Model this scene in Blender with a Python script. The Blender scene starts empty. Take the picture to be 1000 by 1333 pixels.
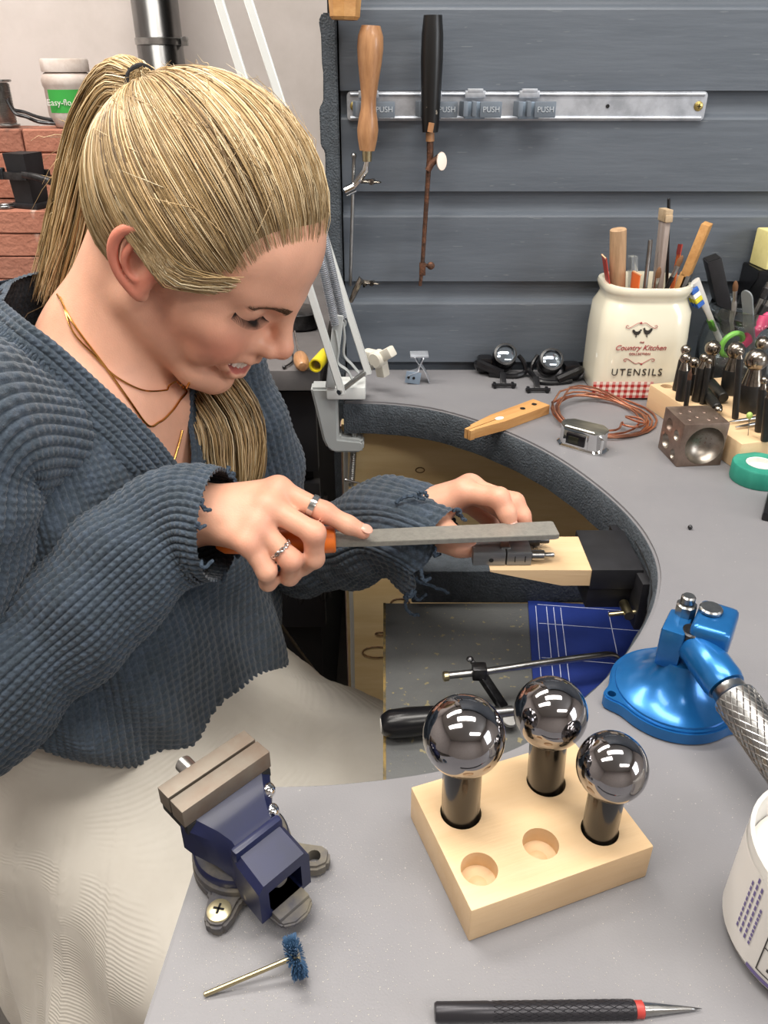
import bpy, bmesh, math, random
import numpy as np
from mathutils import Vector as V, Matrix as Mx, Quaternion

SC = bpy.context.scene
COL = SC.collection
PI = math.pi
# ------------------------------------------------------------------ camera, world, lights, exposure
FPX, CAMZ, PITCH = 1010.0, 1.27, math.radians(30)
cam = bpy.data.cameras.new('camera'); cam.sensor_fit = 'VERTICAL'; cam.sensor_height = 24
cam.lens = 24 * FPX / 1333; cam.clip_start = .01
cam_ob = bpy.data.objects.new('camera', cam); COL.objects.link(cam_ob)
cam_ob.location = (0, 0, CAMZ); cam_ob.rotation_euler = (PI/2 - PITCH, 0, 0)
SC.camera = cam_ob
w = bpy.data.worlds.new('world'); SC.world = w; w.use_nodes = True
w.node_tree.nodes['Background'].inputs[0].default_value = (.9, .93, 1, 1)
w.node_tree.nodes['Background'].inputs[1].default_value = .35
SC.view_settings.view_transform = 'Standard'; SC.view_settings.look = 'None'
SC.view_settings.gamma = 1; SC.view_settings.use_curve_mapping = False
SC.view_settings.exposure = .56
def area(name, loc, size, power, col=(1, .95, .88), tgt=None):
    l = bpy.data.lights.new(name, 'AREA'); l.shape = 'RECTANGLE'; l.size, l.size_y = size
    l.energy = power; l.color = col
    o = bpy.data.objects.new(name, l); COL.objects.link(o); o.location = loc
    if tgt: o.rotation_euler = (V(tgt) - V(loc)).to_track_quat('-Z', 'Y').to_euler()
    return o
area('ceiling_light_main', (.15, .35, 2.44), (1.2, .3), 17)
area('ceiling_light_side', (-.75, 1.0, 2.44), (1.2, .3), 20)
area('ceiling_light_left', (-.8, -.15, 2.44), (1.2, .3), 11)
area('ceiling_light_rear', (1.0, -.9, 2.44), (1.2, .3), 14)
area('window_daylight', (2.15, -.5, 1.6), (.9, .9), 17, (.9, .95, 1), (-.1, .5, 1))

# ------------------------------------------------------------------ helpers
_f = V((0, math.cos(PITCH), -math.sin(PITCH))); _u = V((0, math.sin(PITCH), math.cos(PITCH))); _C = V((0, 0, CAMZ))
def _ray(x, y): return V((1, 0, 0))*((x-500)/FPX) + _u*((666.5-y)/FPX) + _f
def on(x, y, z=.9):                     # point at height z
    d = _ray(x, y); return _C + d*((z-CAMZ)/d.z)
def at(x, y, Y):                        # point at distance Y
    d = _ray(x, y); return _C + d*(Y/d.y)
def lin(c):
    if isinstance(c, str): c = [int(c[i:i+2], 16)/255 for i in (0, 2, 4)]
    return tuple(x/12.92 if x < .04045 else ((x+.055)/1.055)**2.4 for x in c[:3]) + (1,)
MATS = {}
def mat(name, col, rough=.5, metal=0, col2=None, scale=20, detail=5, lo=.4, hi=.65, stretch=(1, 1, 1), bump=0, bscale=None,
        coat=0, trans=0, ior=1.45, sss=0, spec=.5, alpha=1, dots=None, coord='Object', aniso=0, sheen=0):
    if name in MATS: return MATS[name]
    m = bpy.data.materials.new(name); m.use_nodes = True; MATS[name] = m
    N = m.node_tree.nodes; L = m.node_tree.links; b = N['Principled BSDF']
    I = b.inputs
    I['Base Color'].default_value = lin(col); I['Roughness'].default_value = rough; I['Metallic'].default_value = metal
    I['Coat Weight'].default_value = coat; I['Coat Roughness'].default_value = .12; I['Transmission Weight'].default_value = trans; I['IOR'].default_value = ior
    I['Specular IOR Level'].default_value = spec; I['Alpha'].default_value = alpha; I['Sheen Weight'].default_value = sheen
    if sss:
        I['Subsurface Weight'].default_value = sss; I['Subsurface Radius'].default_value = (.008, .003, .0015); I['Subsurface Scale'].default_value = 1
    tc = N.new('ShaderNodeTexCoord'); mp = N.new('ShaderNodeMapping'); mp.inputs['Scale'].default_value = stretch
    L.new(tc.outputs[coord], mp.inputs[0])
    out = None
    if col2:
        n = N.new('ShaderNodeTexNoise'); n.inputs['Scale'].default_value = scale; n.inputs['Detail'].default_value = detail
        n.inputs['Roughness'].default_value = .65
        L.new(mp.outputs[0], n.inputs[0])
        r = N.new('ShaderNodeValToRGB'); r.color_ramp.elements[0].position = lo; r.color_ramp.elements[1].position = hi
        r.color_ramp.elements[0].color = lin(col); r.color_ramp.elements[1].color = lin(col2)
        L.new(n.outputs[0], r.inputs[0]); out = r.outputs[0]
    if dots:                             # (colour, scale, threshold): scattered specks or wear
        n = N.new('ShaderNodeTexNoise'); n.inputs['Scale'].default_value = dots[1]; n.inputs['Detail'].default_value = 2
        L.new(mp.outputs[0], n.inputs[0])
        r = N.new('ShaderNodeValToRGB'); r.color_ramp.elements[0].position = dots[2]; r.color_ramp.elements[1].position = dots[2]+.03
        L.new(n.outputs[0], r.inputs[0])
        mi = N.new('ShaderNodeMix'); mi.data_type = 'RGBA'; L.new(r.outputs[0], mi.inputs[0])
        if out: L.new(out, mi.inputs[6])
        else: mi.inputs[6].default_value = lin(col)
        mi.inputs[7].default_value = lin(dots[0]); out = mi.outputs[2]
    if out: L.new(out, I['Base Color'])
    if bump:
        n = N.new('ShaderNodeTexNoise'); n.inputs['Scale'].default_value = bscale or scale*3; n.inputs['Detail'].default_value = 4
        L.new(mp.outputs[0], n.inputs[0]); bp = N.new('ShaderNodeBump'); bp.inputs['Strength'].default_value = min(1, bump)
        bp.inputs['Distance'].default_value = .002*max(1, bump); L.new(n.outputs[0], bp.inputs['Height']); L.new(bp.outputs[0], I['Normal'])
    return m
def link(name, me, m, parent=None, smooth=40):
    o = bpy.data.objects.new(name, me); COL.objects.link(o)
    if m: me.materials.append(m)
    if smooth is not None and len(me.polygons):
        me.polygons.foreach_set('use_smooth', [True]*len(me.polygons))
        if smooth < 180: me.set_sharp_from_angle(angle=math.radians(smooth))
    if parent: o.parent = parent
    return o
def obj(name, bm, m, parent=None, smooth=40, loc=None, rot=None):
    me = bpy.data.meshes.new(name)
    bmesh.ops.recalc_face_normals(bm, faces=bm.faces)
    bm.to_mesh(me); bm.free()
    o = link(name, me, m, parent, smooth)
    if loc is not None: o.location = loc
    if rot is not None: o.rotation_euler = rot
    return o
def pyobj(name, vs, fs, m, parent=None, smooth=40):
    me = bpy.data.meshes.new(name); me.from_pydata([tuple(v) for v in vs], [], fs); me.update()
    return link(name, me, m, parent, smooth)
def thing(name, label, cat, loc=(0, 0, 0), rot=(0, 0, 0), group=None):
    o = bpy.data.objects.new(name, None); COL.objects.link(o); o.empty_display_size = .01
    o.location = loc
    if isinstance(rot, Quaternion): o.rotation_mode = 'QUATERNION'; o.rotation_quaternion = rot
    else: o.rotation_euler = rot if hasattr(rot, '__len__') else (0, 0, rot)
    return tag(o, label, cat, group)
def tag(o, label=None, cat=None, group=None, kind=None):
    for k, v in (('label', label), ('category', cat), ('group', group), ('kind', kind)):
        if v: o[k] = v
    return o
def struct(name, bm, m, parent=None, smooth=40):
    o = obj(name, bm, m, parent, smooth); o['kind'] = 'structure'; return o
def copy_tree(o, parent=None):
    c = o.copy(); COL.objects.link(c)
    if parent: c.parent = parent
    for ch in list(o.children): copy_tree(ch, c)
    return c
NB = bmesh.new
def T(loc=(0, 0, 0), rot=(0, 0, 0), s=(1, 1, 1)):
    from mathutils import Euler
    return Mx.LocRotScale(V(loc), Euler(rot), V(s))
def look(a, b, up=(0, 0, 1)):           # matrix at a whose +Z runs to b
    d = (V(b)-V(a)).normalized(); u = V(up)
    if abs(d.dot(u)) > .98: u = V((1, 0, 0))
    x = u.cross(d).normalized(); y = d.cross(x)
    m = Mx((x, y, d)).transposed().to_4x4(); m.translation = V(a); return m
def qz(a, b): return look((0, 0, 0), V(b)-V(a)).to_quaternion()
def box(bm, sx, sy, sz, loc=(0, 0, 0), rot=(0, 0, 0), bev=0, M=None, seg=2):   # loc = centre
    r = bmesh.ops.create_cube(bm, size=1)
    m = T(loc, rot, (sx, sy, sz))
    if M is not None: m = M @ m
    bmesh.ops.transform(bm, matrix=m, verts=r['verts'])
    if bev:
        es = list({e for v in r['verts'] for e in v.link_edges})
        bmesh.ops.bevel(bm, geom=es, offset=bev, segments=seg, affect='EDGES', profile=.6)
def lathe(bm, prof, M=None, seg=24):    # prof: (radius, z) from the bottom up; radius 0 closes
    M = M or Mx(); prev = None
    for r, z in prof:
        if r <= 1e-7: cur = [bm.verts.new(M @ V((0, 0, z)))]
        else: cur = [bm.verts.new(M @ V((r*math.cos(2*PI*i/seg), r*math.sin(2*PI*i/seg), z))) for i in range(seg)]
        if prev:
            a, b = prev, cur
            if len(a) == 1 and len(b) > 1:
                for i in range(seg): bm.faces.new((a[0], b[(i+1) % seg], b[i]))
            elif len(b) == 1 and len(a) > 1:
                for i in range(seg): bm.faces.new((a[i], a[(i+1) % seg], b[0]))
            elif len(a) > 1:
                for i in range(seg): bm.faces.new((a[i], a[(i+1) % seg], b[(i+1) % seg], b[i]))
        prev = cur
def cyl(bm, r, h, M=None, seg=24, bev=0, r2=None):
    r2 = r if r2 is None else r2
    if bev: lathe(bm, [(0, 0), (r-bev, 0), (r, bev), (r2, h-bev), (r2-bev, h), (0, h)], M, seg)
    else: lathe(bm, [(0, 0), (r, 0), (r2, h), (0, h)], M, seg)
def rod(bm, a, b, r, seg=12, r2=None, bev=0): cyl(bm, r, (V(b)-V(a)).length, look(a, b), seg, bev, r2)
def ball(bm, c, r, s=(1, 1, 1), seg=24, M=None):
    m = T(c, (0, 0, 0), (r*s[0], r*s[1], r*s[2]))
    if M is not None: m = M @ m
    lathe(bm, [(math.sin(PI*i/(seg//2)), -math.cos(PI*i/(seg//2))) if 0 < i < seg//2 else (0, -1 if i == 0 else 1) for i in range(seg//2+1)], m, seg)
def spline(pts, n=8, closed=False):
    P = [V(p) for p in pts]; out = []; k = len(P)
    for i in range(k if closed else k-1):
        if closed: a, b, c, d = P[i-1], P[i], P[(i+1) % k], P[(i+2) % k]
        else: a, b, c, d = P[max(i-1, 0)], P[i], P[i+1], P[min(i+2, k-1)]
        for j in range(n):
            t = j/n
            out.append(.5*((2*b)+(c-a)*t+(2*a-5*b+4*c-d)*t*t+(3*b-a-3*c+d)*t**3))
    if not closed: out.append(P[-1])
    return out
def tube(bm, pts, r, seg=8, closed=False, flat=None, cap=True):   # r number or list; flat scales the second axis
    P = [V(p) for p in pts]; n = len(P)
    R = r if hasattr(r, '__len__') else [r]*n
    tn = [((P[(i+1) % n]-P[i-1]) if closed else (P[min(i+1, n-1)]-P[max(i-1, 0)])).normalized() for i in range(n)]
    u = V((0, 0, 1)) if abs(tn[0].z) < .9 else V((1, 0, 0)); u = (u-tn[0]*u.dot(tn[0])).normalized()
    rings = []
    for i in range(n):
        u = (u-tn[i]*u.dot(tn[i])).normalized(); w_ = tn[i].cross(u)
        f = flat or 1
        rings.append([bm.verts.new(P[i]+u*(math.cos(2*PI*k/seg)*R[i]*f)+w_*(math.sin(2*PI*k/seg)*R[i])) for k in range(seg)])
    for i in range(n if closed else n-1):
        a, b = rings[i], rings[(i+1) % n]
        for k in range(seg): bm.faces.new((a[k], a[(k+1) % seg], b[(k+1) % seg], b[k]))
    if cap and not closed:
        bm.faces.new(rings[0][::-1]); bm.faces.new(rings[-1])
def prism(bm, poly, z0, z1, M=None, bev=0, seg=2):
    M = M or Mx(); vs = [bm.verts.new(M @ V((p[0], p[1], z0))) for p in poly]
    f = bm.faces.new(vs); r = bmesh.ops.extrude_face_region(bm, geom=[f])
    top = [v for v in r['geom'] if isinstance(v, bmesh.types.BMVert)]
    d = M.to_3x3() @ V((0, 0, z1-z0)); bmesh.ops.translate(bm, vec=d, verts=top)
    if bev:
        es = {e for v in vs+top for e in v.link_edges}
        es = [e for e in es if len(e.link_faces) == 2 and e.calc_face_angle(0) > .5]
        bmesh.ops.bevel(bm, geom=es, offset=bev, segments=seg, affect='EDGES')
def rrect(w_, h, r, n=5):
    o = []
    for cx, cy, a0 in ((w_/2-r, h/2-r, 0), (-w_/2+r, h/2-r, 90), (-w_/2+r, -h/2+r, 180), (w_/2-r, -h/2+r, 270)):
        for i in range(n+1):
            a = math.radians(a0+90*i/n); o.append((cx+r*math.cos(a), cy+r*math.sin(a)))
    return o
def loft(bm, rings, cap=True):
    R = [[bm.verts.new(p) for p in r] for r in rings]
    for a, b in zip(R, R[1:]):
        n = len(a)
        for k in range(n): bm.faces.new((a[k], a[(k+1) % n], b[(k+1) % n], b[k]))
    if cap: bm.faces.new(R[0][::-1]); bm.faces.new(R[-1])
def text(name, s, size, m, parent, M, depth=.0003, shear=0, space=1, align='CENTER'):
    c = bpy.data.curves.new(name, 'FONT'); c.body = s; c.size = size; c.extrude = depth; c.shear = shear; c.space_character = space
    c.align_x = align; c.align_y = 'CENTER'; c.resolution_u = 3
    o = bpy.data.objects.new(name, c); me = bpy.data.meshes.new_from_object(o); bpy.data.objects.remove(o); bpy.data.curves.remove(c)
    me.name = name; t = link(name, me, m, parent, None); t.matrix_local = M; return t
def cutter(o, cbm):                     # carve holes with a boolean, applied at once
    me = bpy.data.meshes.new('cut'); bmesh.ops.recalc_face_normals(cbm, faces=cbm.faces); cbm.to_mesh(me); cbm.free()
    c = bpy.data.objects.new('cut', me); COL.objects.link(c); c.matrix_world = o.matrix_world
    par = o.parent; o.parent = None
    md = o.modifiers.new('b', 'BOOLEAN'); md.operation = 'DIFFERENCE'; md.object = c; md.solver = 'EXACT'
    dg = bpy.context.evaluated_depsgraph_get(); dg.update()
    nm = bpy.data.meshes.new_from_object(o.evaluated_get(dg)); o.modifiers.clear(); old = o.data; nm.name = old.name; o.data = nm
    bpy.data.objects.remove(c); o.parent = par
    nm.polygons.foreach_set('use_smooth', [True]*len(nm.polygons)); nm.set_sharp_from_angle(angle=math.radians(35))
rnd = random.Random(7)

# ------------------------------------------------------------------ materials
PLASTER = mat('plaster', 'd2cac6', .85, col2='c7bfba', scale=6, bump=.15, bscale=60)
PAINT = mat('grey_paint', '5d646d', .5, col2='525962', scale=7, stretch=(.35, 3, 3), bump=.3, bscale=40, dots=('6d7379', 90, .72))
CHAR = mat('charcoal_paint', '4a5158', .75, col2='3d4349', scale=90, bump=1.1, bscale=420)
BENCHTOP = mat('bench_grey', '747377', .48, col2='807f81', scale=5, lo=.3, hi=.8, bump=.08, bscale=900, dots=('a3a29c', 330, .74))
PLY = mat('plywood', 'd4bd90', .6, col2='c2a676', scale=5, stretch=(1, 1, 7), lo=.35, hi=.7)
PLYEDGE = mat('plywood_edge', 'b3988d', .8, col2='8f7568', scale=60)
BLACK = mat('black_paint', '17171a', .5, col2='222226', scale=30)
VOID = mat('black_matt', '0f0f11', .8)
BLACKPL = mat('black_plastic', '131316', .28)
STEEL = mat('steel', 'b4b4b2', .28, 1, col2='8e8e8e', scale=40)
CHROME = mat('chrome', 'd6d6d6', .06, 1)
DARKSTEEL = mat('dark_steel', '58585a', .38, 1, col2='3c3c3e', scale=60, bump=.3, bscale=200)
ZINC = mat('zinc_plate', 'c9ced6', .42, .75, col2='a7acb4', scale=30)
BRASS = mat('pale_brass', 'b9ad8a', .3, 1)
RUST = mat('rusty_steel', '6f4c3a', .6, .6, col2='40342e', scale=120, bump=.5, bscale=300)
BEECH = mat('beech', 'dabd97', .5, col2='cfae84', scale=9, stretch=(.5, 6, 6), lo=.3, hi=.75, bump=.1, bscale=120)
PINE = mat('pine', 'c99a62', .55, col2='b07f4a', scale=9, stretch=(.5, 7, 7), bump=.15, bscale=120)
OLDWOOD = mat('old_wood', 'b8895f', .45, col2='8d6241', scale=14, stretch=(5, 5, .6), coat=.25)
RAWWOOD = mat('raw_wood', 'b59574', .7, col2='96785a', scale=20, stretch=(5, 5, .6))
PUNCHBLK = mat('punch_black', '161616', .42, col2='2c2926', scale=70, lo=.5, hi=.75)
NICKEL = mat('worn_nickel', 'a39c92', .22, 1, col2='6f675e', scale=60)
WHITEPL = mat('white_plastic', 'dcdad5', .4)
BRICKM = [mat('brick_clay_%d' % i, a, .9, col2=b, scale=30, lo=.35, hi=.75, bump=1.2, bscale=120, dots=(d, 18, .68))
          for i, (a, b, d) in enumerate((('ab7460', '9a6350', 'c0a294'), ('b67f68', 'a26d58', 'c8ac9e'), ('a06e5c', '915f4e', '77564a')))]

# ------------------------------------------------------------------ the room
WY = 1.043
bm = NB(); box(bm, 4.6, 4.4, .04, (0, 0, -.02)); struct('floor', bm, mat('floor_grey', '5a5550', .6, col2='4a4642', scale=4))
bm = NB(); box(bm, 4.6, 4.4, .04, (0, 0, 2.52)); struct('ceiling', bm, mat('ceiling_white', 'd8d5d0', .9))
bm = NB(); box(bm, .04, 4.4, 2.5, (-2.3, 0, 1.25)); struct('wall_left', bm, PLASTER)
bm = NB(); box(bm, .04, 4.4, 2.5, (2.3, 0, 1.25)); struct('wall_right', bm, PLASTER)
bm = NB(); box(bm, 4.6, .04, 2.5, (0, -2.2, 1.25)); struct('wall_front', bm, PLASTER)
bm = NB(); box(bm, 4.6, .04, 2.5, (0, 1.8, 1.25)); struct('wall_far', bm, PLASTER)
bm = NB(); box(bm, 2.3, .02, 2.5, (1.085, WY+.024, 1.25)); wall = struct('wall_back', bm, VOID)
PZ = .111
prof = [(0, .0008), (0, .081), (.001, .0832), (.004, .0852), (.0085, .0868), (.0095, .09), (.0095, .1115), (.013, .1115), (.013, .0008)]
pme = None
for k in range(-3, 12):
    if pme is None:
        bm = NB(); x0, x1 = -.052, 2.2
        loft(bm, [[(x, WY+y, z) for y, z in prof] for x in np.linspace(x0, x1, 3)])
        p = obj('plank', bm, PAINT, wall, 20); pme = p.data
    else:
        p = bpy.data.objects.new('plank', pme); COL.objects.link(p); p.parent = wall
    p.location = (0, 0, .909+PZ*k)
# jagged upright board that closes the plank ends
bm = NB(); pl = []
zz = [.6, .93, .945, 1.0, 1.06, 1.075, 1.12, 1.135, 1.17, 1.178, 1.185, 1.225, 1.232, 1.262, 1.27, 1.298, 1.312, 1.32]
jx = [0, 0, .002, .003, .001, -.002, -.002, .001, .002, .002, -.003, -.003, .002, .003, .002, .002, 0, .004]
pl = [(-.0735+a, z) for z, a in zip(zz, jx)] + [(-.054, 1.319), (-.054, .6)]
prism(bm, pl, -.02, .012, Mx.Translation((0, WY, 0)) @ Mx.Rotation(PI/2, 4, 'X'), .0015)
struct('trim_1', bm, CHAR)

# ------------------------------------------------------------------ workbench
arc_px = [(447, 523), (500, 524), (560, 531), (620, 547), (680, 571), (730, 598), (780, 634), (820, 671), (845, 706), (857, 742), (853, 780), (838, 815),
          (815, 850), (790, 880), (760, 908), (725, 938), (690, 962), (650, 980), (610, 992), (560, 1003), (500, 1012), (430, 1019), (375, 1021)]
arc = [V((p.x, p.y)) for p in spline([on(x, y) for x, y in arc_px], 4)]
e1, e2 = on(283, 1045), on(185, 1333)
d = (e2-e1).normalized()
corner = spline([arc[-1].to_3d(), on(325, 1023), on(292, 1040), on(268, 1080)], 5)[1:]
bench = thing('workbench', 'large grey painted jeweller workbench with a curved cutout in front of the woman', 'workbench', (0, 0, 0))
far_e = e2 + d*.17
outline = [(-.053, WY-.003)] + [(p.x, p.y) for p in arc] + [(p.x, p.y) for p in corner] + [(e2.x, e2.y), (far_e.x, far_e.y), (1.1, far_e.y), (1.1, WY-.003)]
bm = NB(); prism(bm, outline[::-1], .8585, .9, None, .0022, 2)
obj('bench_top', bm, BENCHTOP, bench, 50)
# rough charcoal band along the cut edge
def offs(P, dd):
    o = []
    for i in range(len(P)):
        t = (P[min(i+1, len(P)-1)]-P[max(i-1, 0)]).normalized(); o.append(P[i]+V((t.y, -t.x))*dd)
    return o
inn = arc
R = []
for i, p in enumerate(inn):
    t = (inn[min(i+1, len(inn)-1)]-inn[max(i-1, 0)]).normalized(); nrm = V((-t.y, t.x))*-1     # into the cutout
    j = lambda s: .0006*math.sin(i*s)
    prof2 = [(-.002, .8975), (.0006, .8972), (.0028+j(1.3), .893), (.0034+j(2.1), .88), (.0032+j(3.1), .866), (.0014+j(1.9), .857), (-.002, .8555)]
    R.append([(p.x+nrm.x*a, p.y+nrm.y*a, z) for a, z in prof2])
bm = NB(); loft(bm, R); obj('edge_band', bm, CHAR, bench, 50)
bm = NB()
crk = []
for i in range(30, 60):
    p = inn[i]; t = (inn[i+1]-inn[i-1]).normalized(); nrm = V((t.y, -t.x))
    crk.append((p.x+nrm.x*.0033, p.y+nrm.y*.0033, .8865+.0008*math.sin(i*.9)))
tube(bm, crk, .0008, 5); obj('edge_crack', bm, VOID, bench)
# plywood end panel with knots
bm = NB(); box(bm, 1.0, .018, .855, (.443, .96, .428)); ply = obj('plywood_panel', bm, PLY, bench)
bm = NB(); box(bm, .0015, .019, .85, (-.0575, .96, .428)); obj('plywood_edge', bm, PLYEDGE, bench)
KNOT = mat('knot', '4a3520', .7, col2='7a5a36', scale=150)
for x, y, rr, wd in ((547, 612, .005, .8), (492, 849, .02, .55), (521, 786, .012, .8), (497, 825, .008, .4)):
    p = at(x, y, .951); bm = NB()
    tube(bm, [p+V((rr*math.cos(a*PI/8)*1.2, .0004, rr*wd*math.sin(a*PI/8))) for a in range(16)], min(.0018, rr*.22), 5, True)
    ball(bm, p+V((.001, .0006, 0)), rr*(1.05 if rr < .007 else .35), (1.2, .08, wd), 12); obj('knot', bm, KNOT, bench)
for x, z in ((1.05, .25), (1.05, 1.0), (.30, .12)):
    bm = NB(); box(bm, .05, .05, .858, (x, min(z, .9), .429), bev=.002); obj('leg', bm, CHAR, bench)
# cross rail and lower shelf
bm = NB(); box(bm, .5, .04, .042, (.28, .707, .779), bev=.002); obj('cross_rail', bm, CHAR, bench)
SHELF = mat('shelf_grey', '56585a', .42, col2='6a6b69', scale=9, lo=.3, hi=.75, bump=.2, bscale=300, dots=('8d8466', 140, .66))
bm = NB(); box(bm, .46, .52, .018, (.231, .427, .749), bev=.001); obj('lower_shelf', bm, SHELF, bench)
bm = NB(); box(bm, .0025, .52, .0186, (.0005, .427, .749)); obj('worn_edge', bm, mat('worn_edge', '8b7442', .7, col2='4f4a3a', scale=60, lo=.4, hi=.6), bench)
bm = NB(); tube(bm, spline([(-.0515, .946, .83), (-.0525, .946, .70), (-.049, .946, .55), (-.050, .946, .40), (-.046, .946, .25), (-.047, .946, .03)], 6), .0032, 8)
tag(obj('cable', bm, mat('cable_grey', '9b9a95', .5)), 'thin grey cable running down the edge of the plywood panel', 'cable')
# bench pin bracket and pin
br = thing('bench_pin_holder', 'black steel clamp holding the wooden bench pin at the cutout edge', 'clamp', (0, 0, 0))
bm = NB(); box(bm, .046, .068, .021, (.206, .599, .8745), bev=.0015); box(bm, .04, .06, .024, (.203, .599, .853), bev=.001); obj('jaw', bm, BLACK, br)
bi = min(range(len(arc)), key=lambda i: abs(arc[i].y-.598)+(9 if arc[i].x < .1 else 0)); bt = (arc[bi+3]-arc[bi-3]).normalized(); bp_ = arc[bi]+V((bt.y, -bt.x))*.0105
bm = NB(); box(bm, .010, .10, .05, (bp_.x, bp_.y, .857), (0, 0, math.atan2(bt.y, bt.x)-PI/2), bev=.0015); obj('back_plate', bm, BLACK, br)
bm = NB(); rod(bm, (.2165, .566, .848), (.2165, .547, .848), .0045, 12); rod(bm, (.1995, .552, .846), (.2335, .552, .85), .0022, 10, bev=.0006); obj('screw', bm, BRASS, br)
pin = thing('bench_pin', 'pale wedge shaped wooden bench pin clamped at the cutout edge', 'bench pin', (0, 0, 0))
bm = NB(); prism(bm, [(.0935, .884), (.19, .884), (.19, .8675), (.158, .8675), (.097, .8815), (.0935, .8825)], -.622, -.566, Mx.Rotation(PI/2, 4, 'X'))
pn = obj('wedge', bm, BEECH, pin)
c = NB(); prism(c, [(.09, .592), (.118, .594), (.09, .598)], .85, .9); cutter(pn, c)
bm = NB(); bx = V((.139, .603, .8842))
for i in range(26):
    a = rnd.uniform(0, 6.3); r = rnd.uniform(.002, .009)
    tube(bm, spline([bx+V((0, 0, .0004)), bx+V((math.cos(a)*r, math.sin(a)*r, .001+rnd.random()*.002)), bx+V((math.cos(a)*r*1.8, math.sin(a+.4)*r*1.6, .0004))], 3), .00015, 3)
tag(obj('steel_filings', bm, DARKSTEEL, pin), kind='stuff')

# ------------------------------------------------------------------ counter on the left
ct = thing('side_counter', 'dark counter with a grey top running behind the woman', 'counter', (0, 0, 0))
bm = NB(); box(bm, 1.7, .72, .03, (-.94, 1.395, .885), bev=.002); obj('counter_top', bm, mat('counter_top', '6f6c6c', .55, col2='5d5a5b', scale=8, dots=('8f8a86', 200, .7)), ct)
bm = NB(); box(bm, 1.66, .66, .83, (-.94, 1.405, .45)); obj('cabinet_body', bm, VOID, ct)
for k in range(3):
    bm = NB(); box(bm, .46, .02, .13, (-.33, 1.068, .795-k*.15), bev=.002); obj('drawer_front', bm, mat('drawer_black', '242428', .35), ct)
pb = thing('plastic_bag', 'clear crinkled plastic bag hanging in the dark below the counter', 'bag', (0, 0, 0))
bm = NB(); n = 15
g = [[bm.verts.new((-.085-.075*i/n, 1.01+.012*math.sin(i*1.7+j*.9)+.008*math.sin(j*2.3-i), .72-.20*j/n)) for j in range(n+1)] for i in range(n+1)]
for i in range(n):
    for j in range(n): bm.faces.new((g[i][j], g[i+1][j], g[i+1][j+1], g[i][j+1]))
bg = obj('film', bm, mat('clear_film', 'ffffff', .08, trans=1, ior=1.1, alpha=.35), pb, 30)

# ------------------------------------------------------------------ things at the back left
hearth = thing('brick_hearth', 'stepped stack of loose red bricks on the counter behind her hair', 'brick stack', (0, 0, 0))
bmes = []
for v in range(3):
    bm = NB(); box(bm, .2, .1, .0375, bev=.002, seg=1)
    for q in bm.verts: q.co += V((rnd.uniform(-1, 1), rnd.uniform(-1, 1), rnd.uniform(-1, 1)))*.0007
    me = bpy.data.meshes.new('brick'); bm.to_mesh(me); bm.free(); me.materials.append(BRICKM[v]); bmes.append(me)
def brick(x, y, z, rz=0):
    o = bpy.data.objects.new('brick', bmes[rnd.randrange(3)]); COL.objects.link(o); o.parent = hearth
    o.location = (x, y, z); o.rotation_euler = (0, 0, rz+rnd.uniform(-.02, .02))
for k in range(4):
    z = .9195+.0386*k; of = [0, -.02, -.008, -.004][k]
    brick(-.672+of, 1.452, z); brick(-.875+of, 1.452, z)
for k in range(7):
    z = .9195+.0386*k; of = [0, -.1, 0, -.1, 0, -.1, .012][k]
    for j in range(3): brick(-.555+of-.205*j, 1.58, z)
# flux tub
p = at(96, 152, 1.57); p.z = 1.1715
tb = thing('flux_tub', 'white plastic tub with a green label on top of the brick stack', 'tub', p)
bm = NB(); lathe(bm, [(0, 0), (.032, 0), (.036, .004), (.041, .02), (.041, .062), (.043, .066), (.044, .074), (.041, .082), (.034, .087), (0, .087)], None, 32); obj('body', bm, mat('dusty_white', 'cfc4bd', .6, col2='b9a9a0', scale=25), tb)
bm = NB(); lathe(bm, [(0, .0865), (.040, .0865), (.0405, .089), (.0405, .104), (.0385, .107), (0, .107)], None, 32); obj('lid', bm, mat('dusty_lid', 'd6ccc6', .6, col2='bfb0a6', scale=30), tb)
bm = NB()
def arcpatch(bm, r, a0, a1, z0, z1, n=14, M=None, c=(0, 0)):
    M = M or Mx(); A = [(c[0]+r*math.cos(math.radians(a0+(a1-a0)*i/n)), c[1]+r*math.sin(math.radians(a0+(a1-a0)*i/n))) for i in range(n+1)]
    lo = [bm.verts.new(M @ V((x, y, z0))) for x, y in A]; hi = [bm.verts.new(M @ V((x, y, z1))) for x, y in A]
    for i in range(n): bm.faces.new((lo[i], lo[i+1], hi[i+1], hi[i]))
arcpatch(bm, .0413, -130, -20, .024, .060); lb = obj('label', bm, mat('label_green', '3aa045', .5), tb)
text('lettering', 'Easy-flo', .014, WHITEPL, tb, Mx.Translation((-.006, -.0425, .040)) @ Mx.Rotation(PI/2, 4, 'X'))
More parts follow.
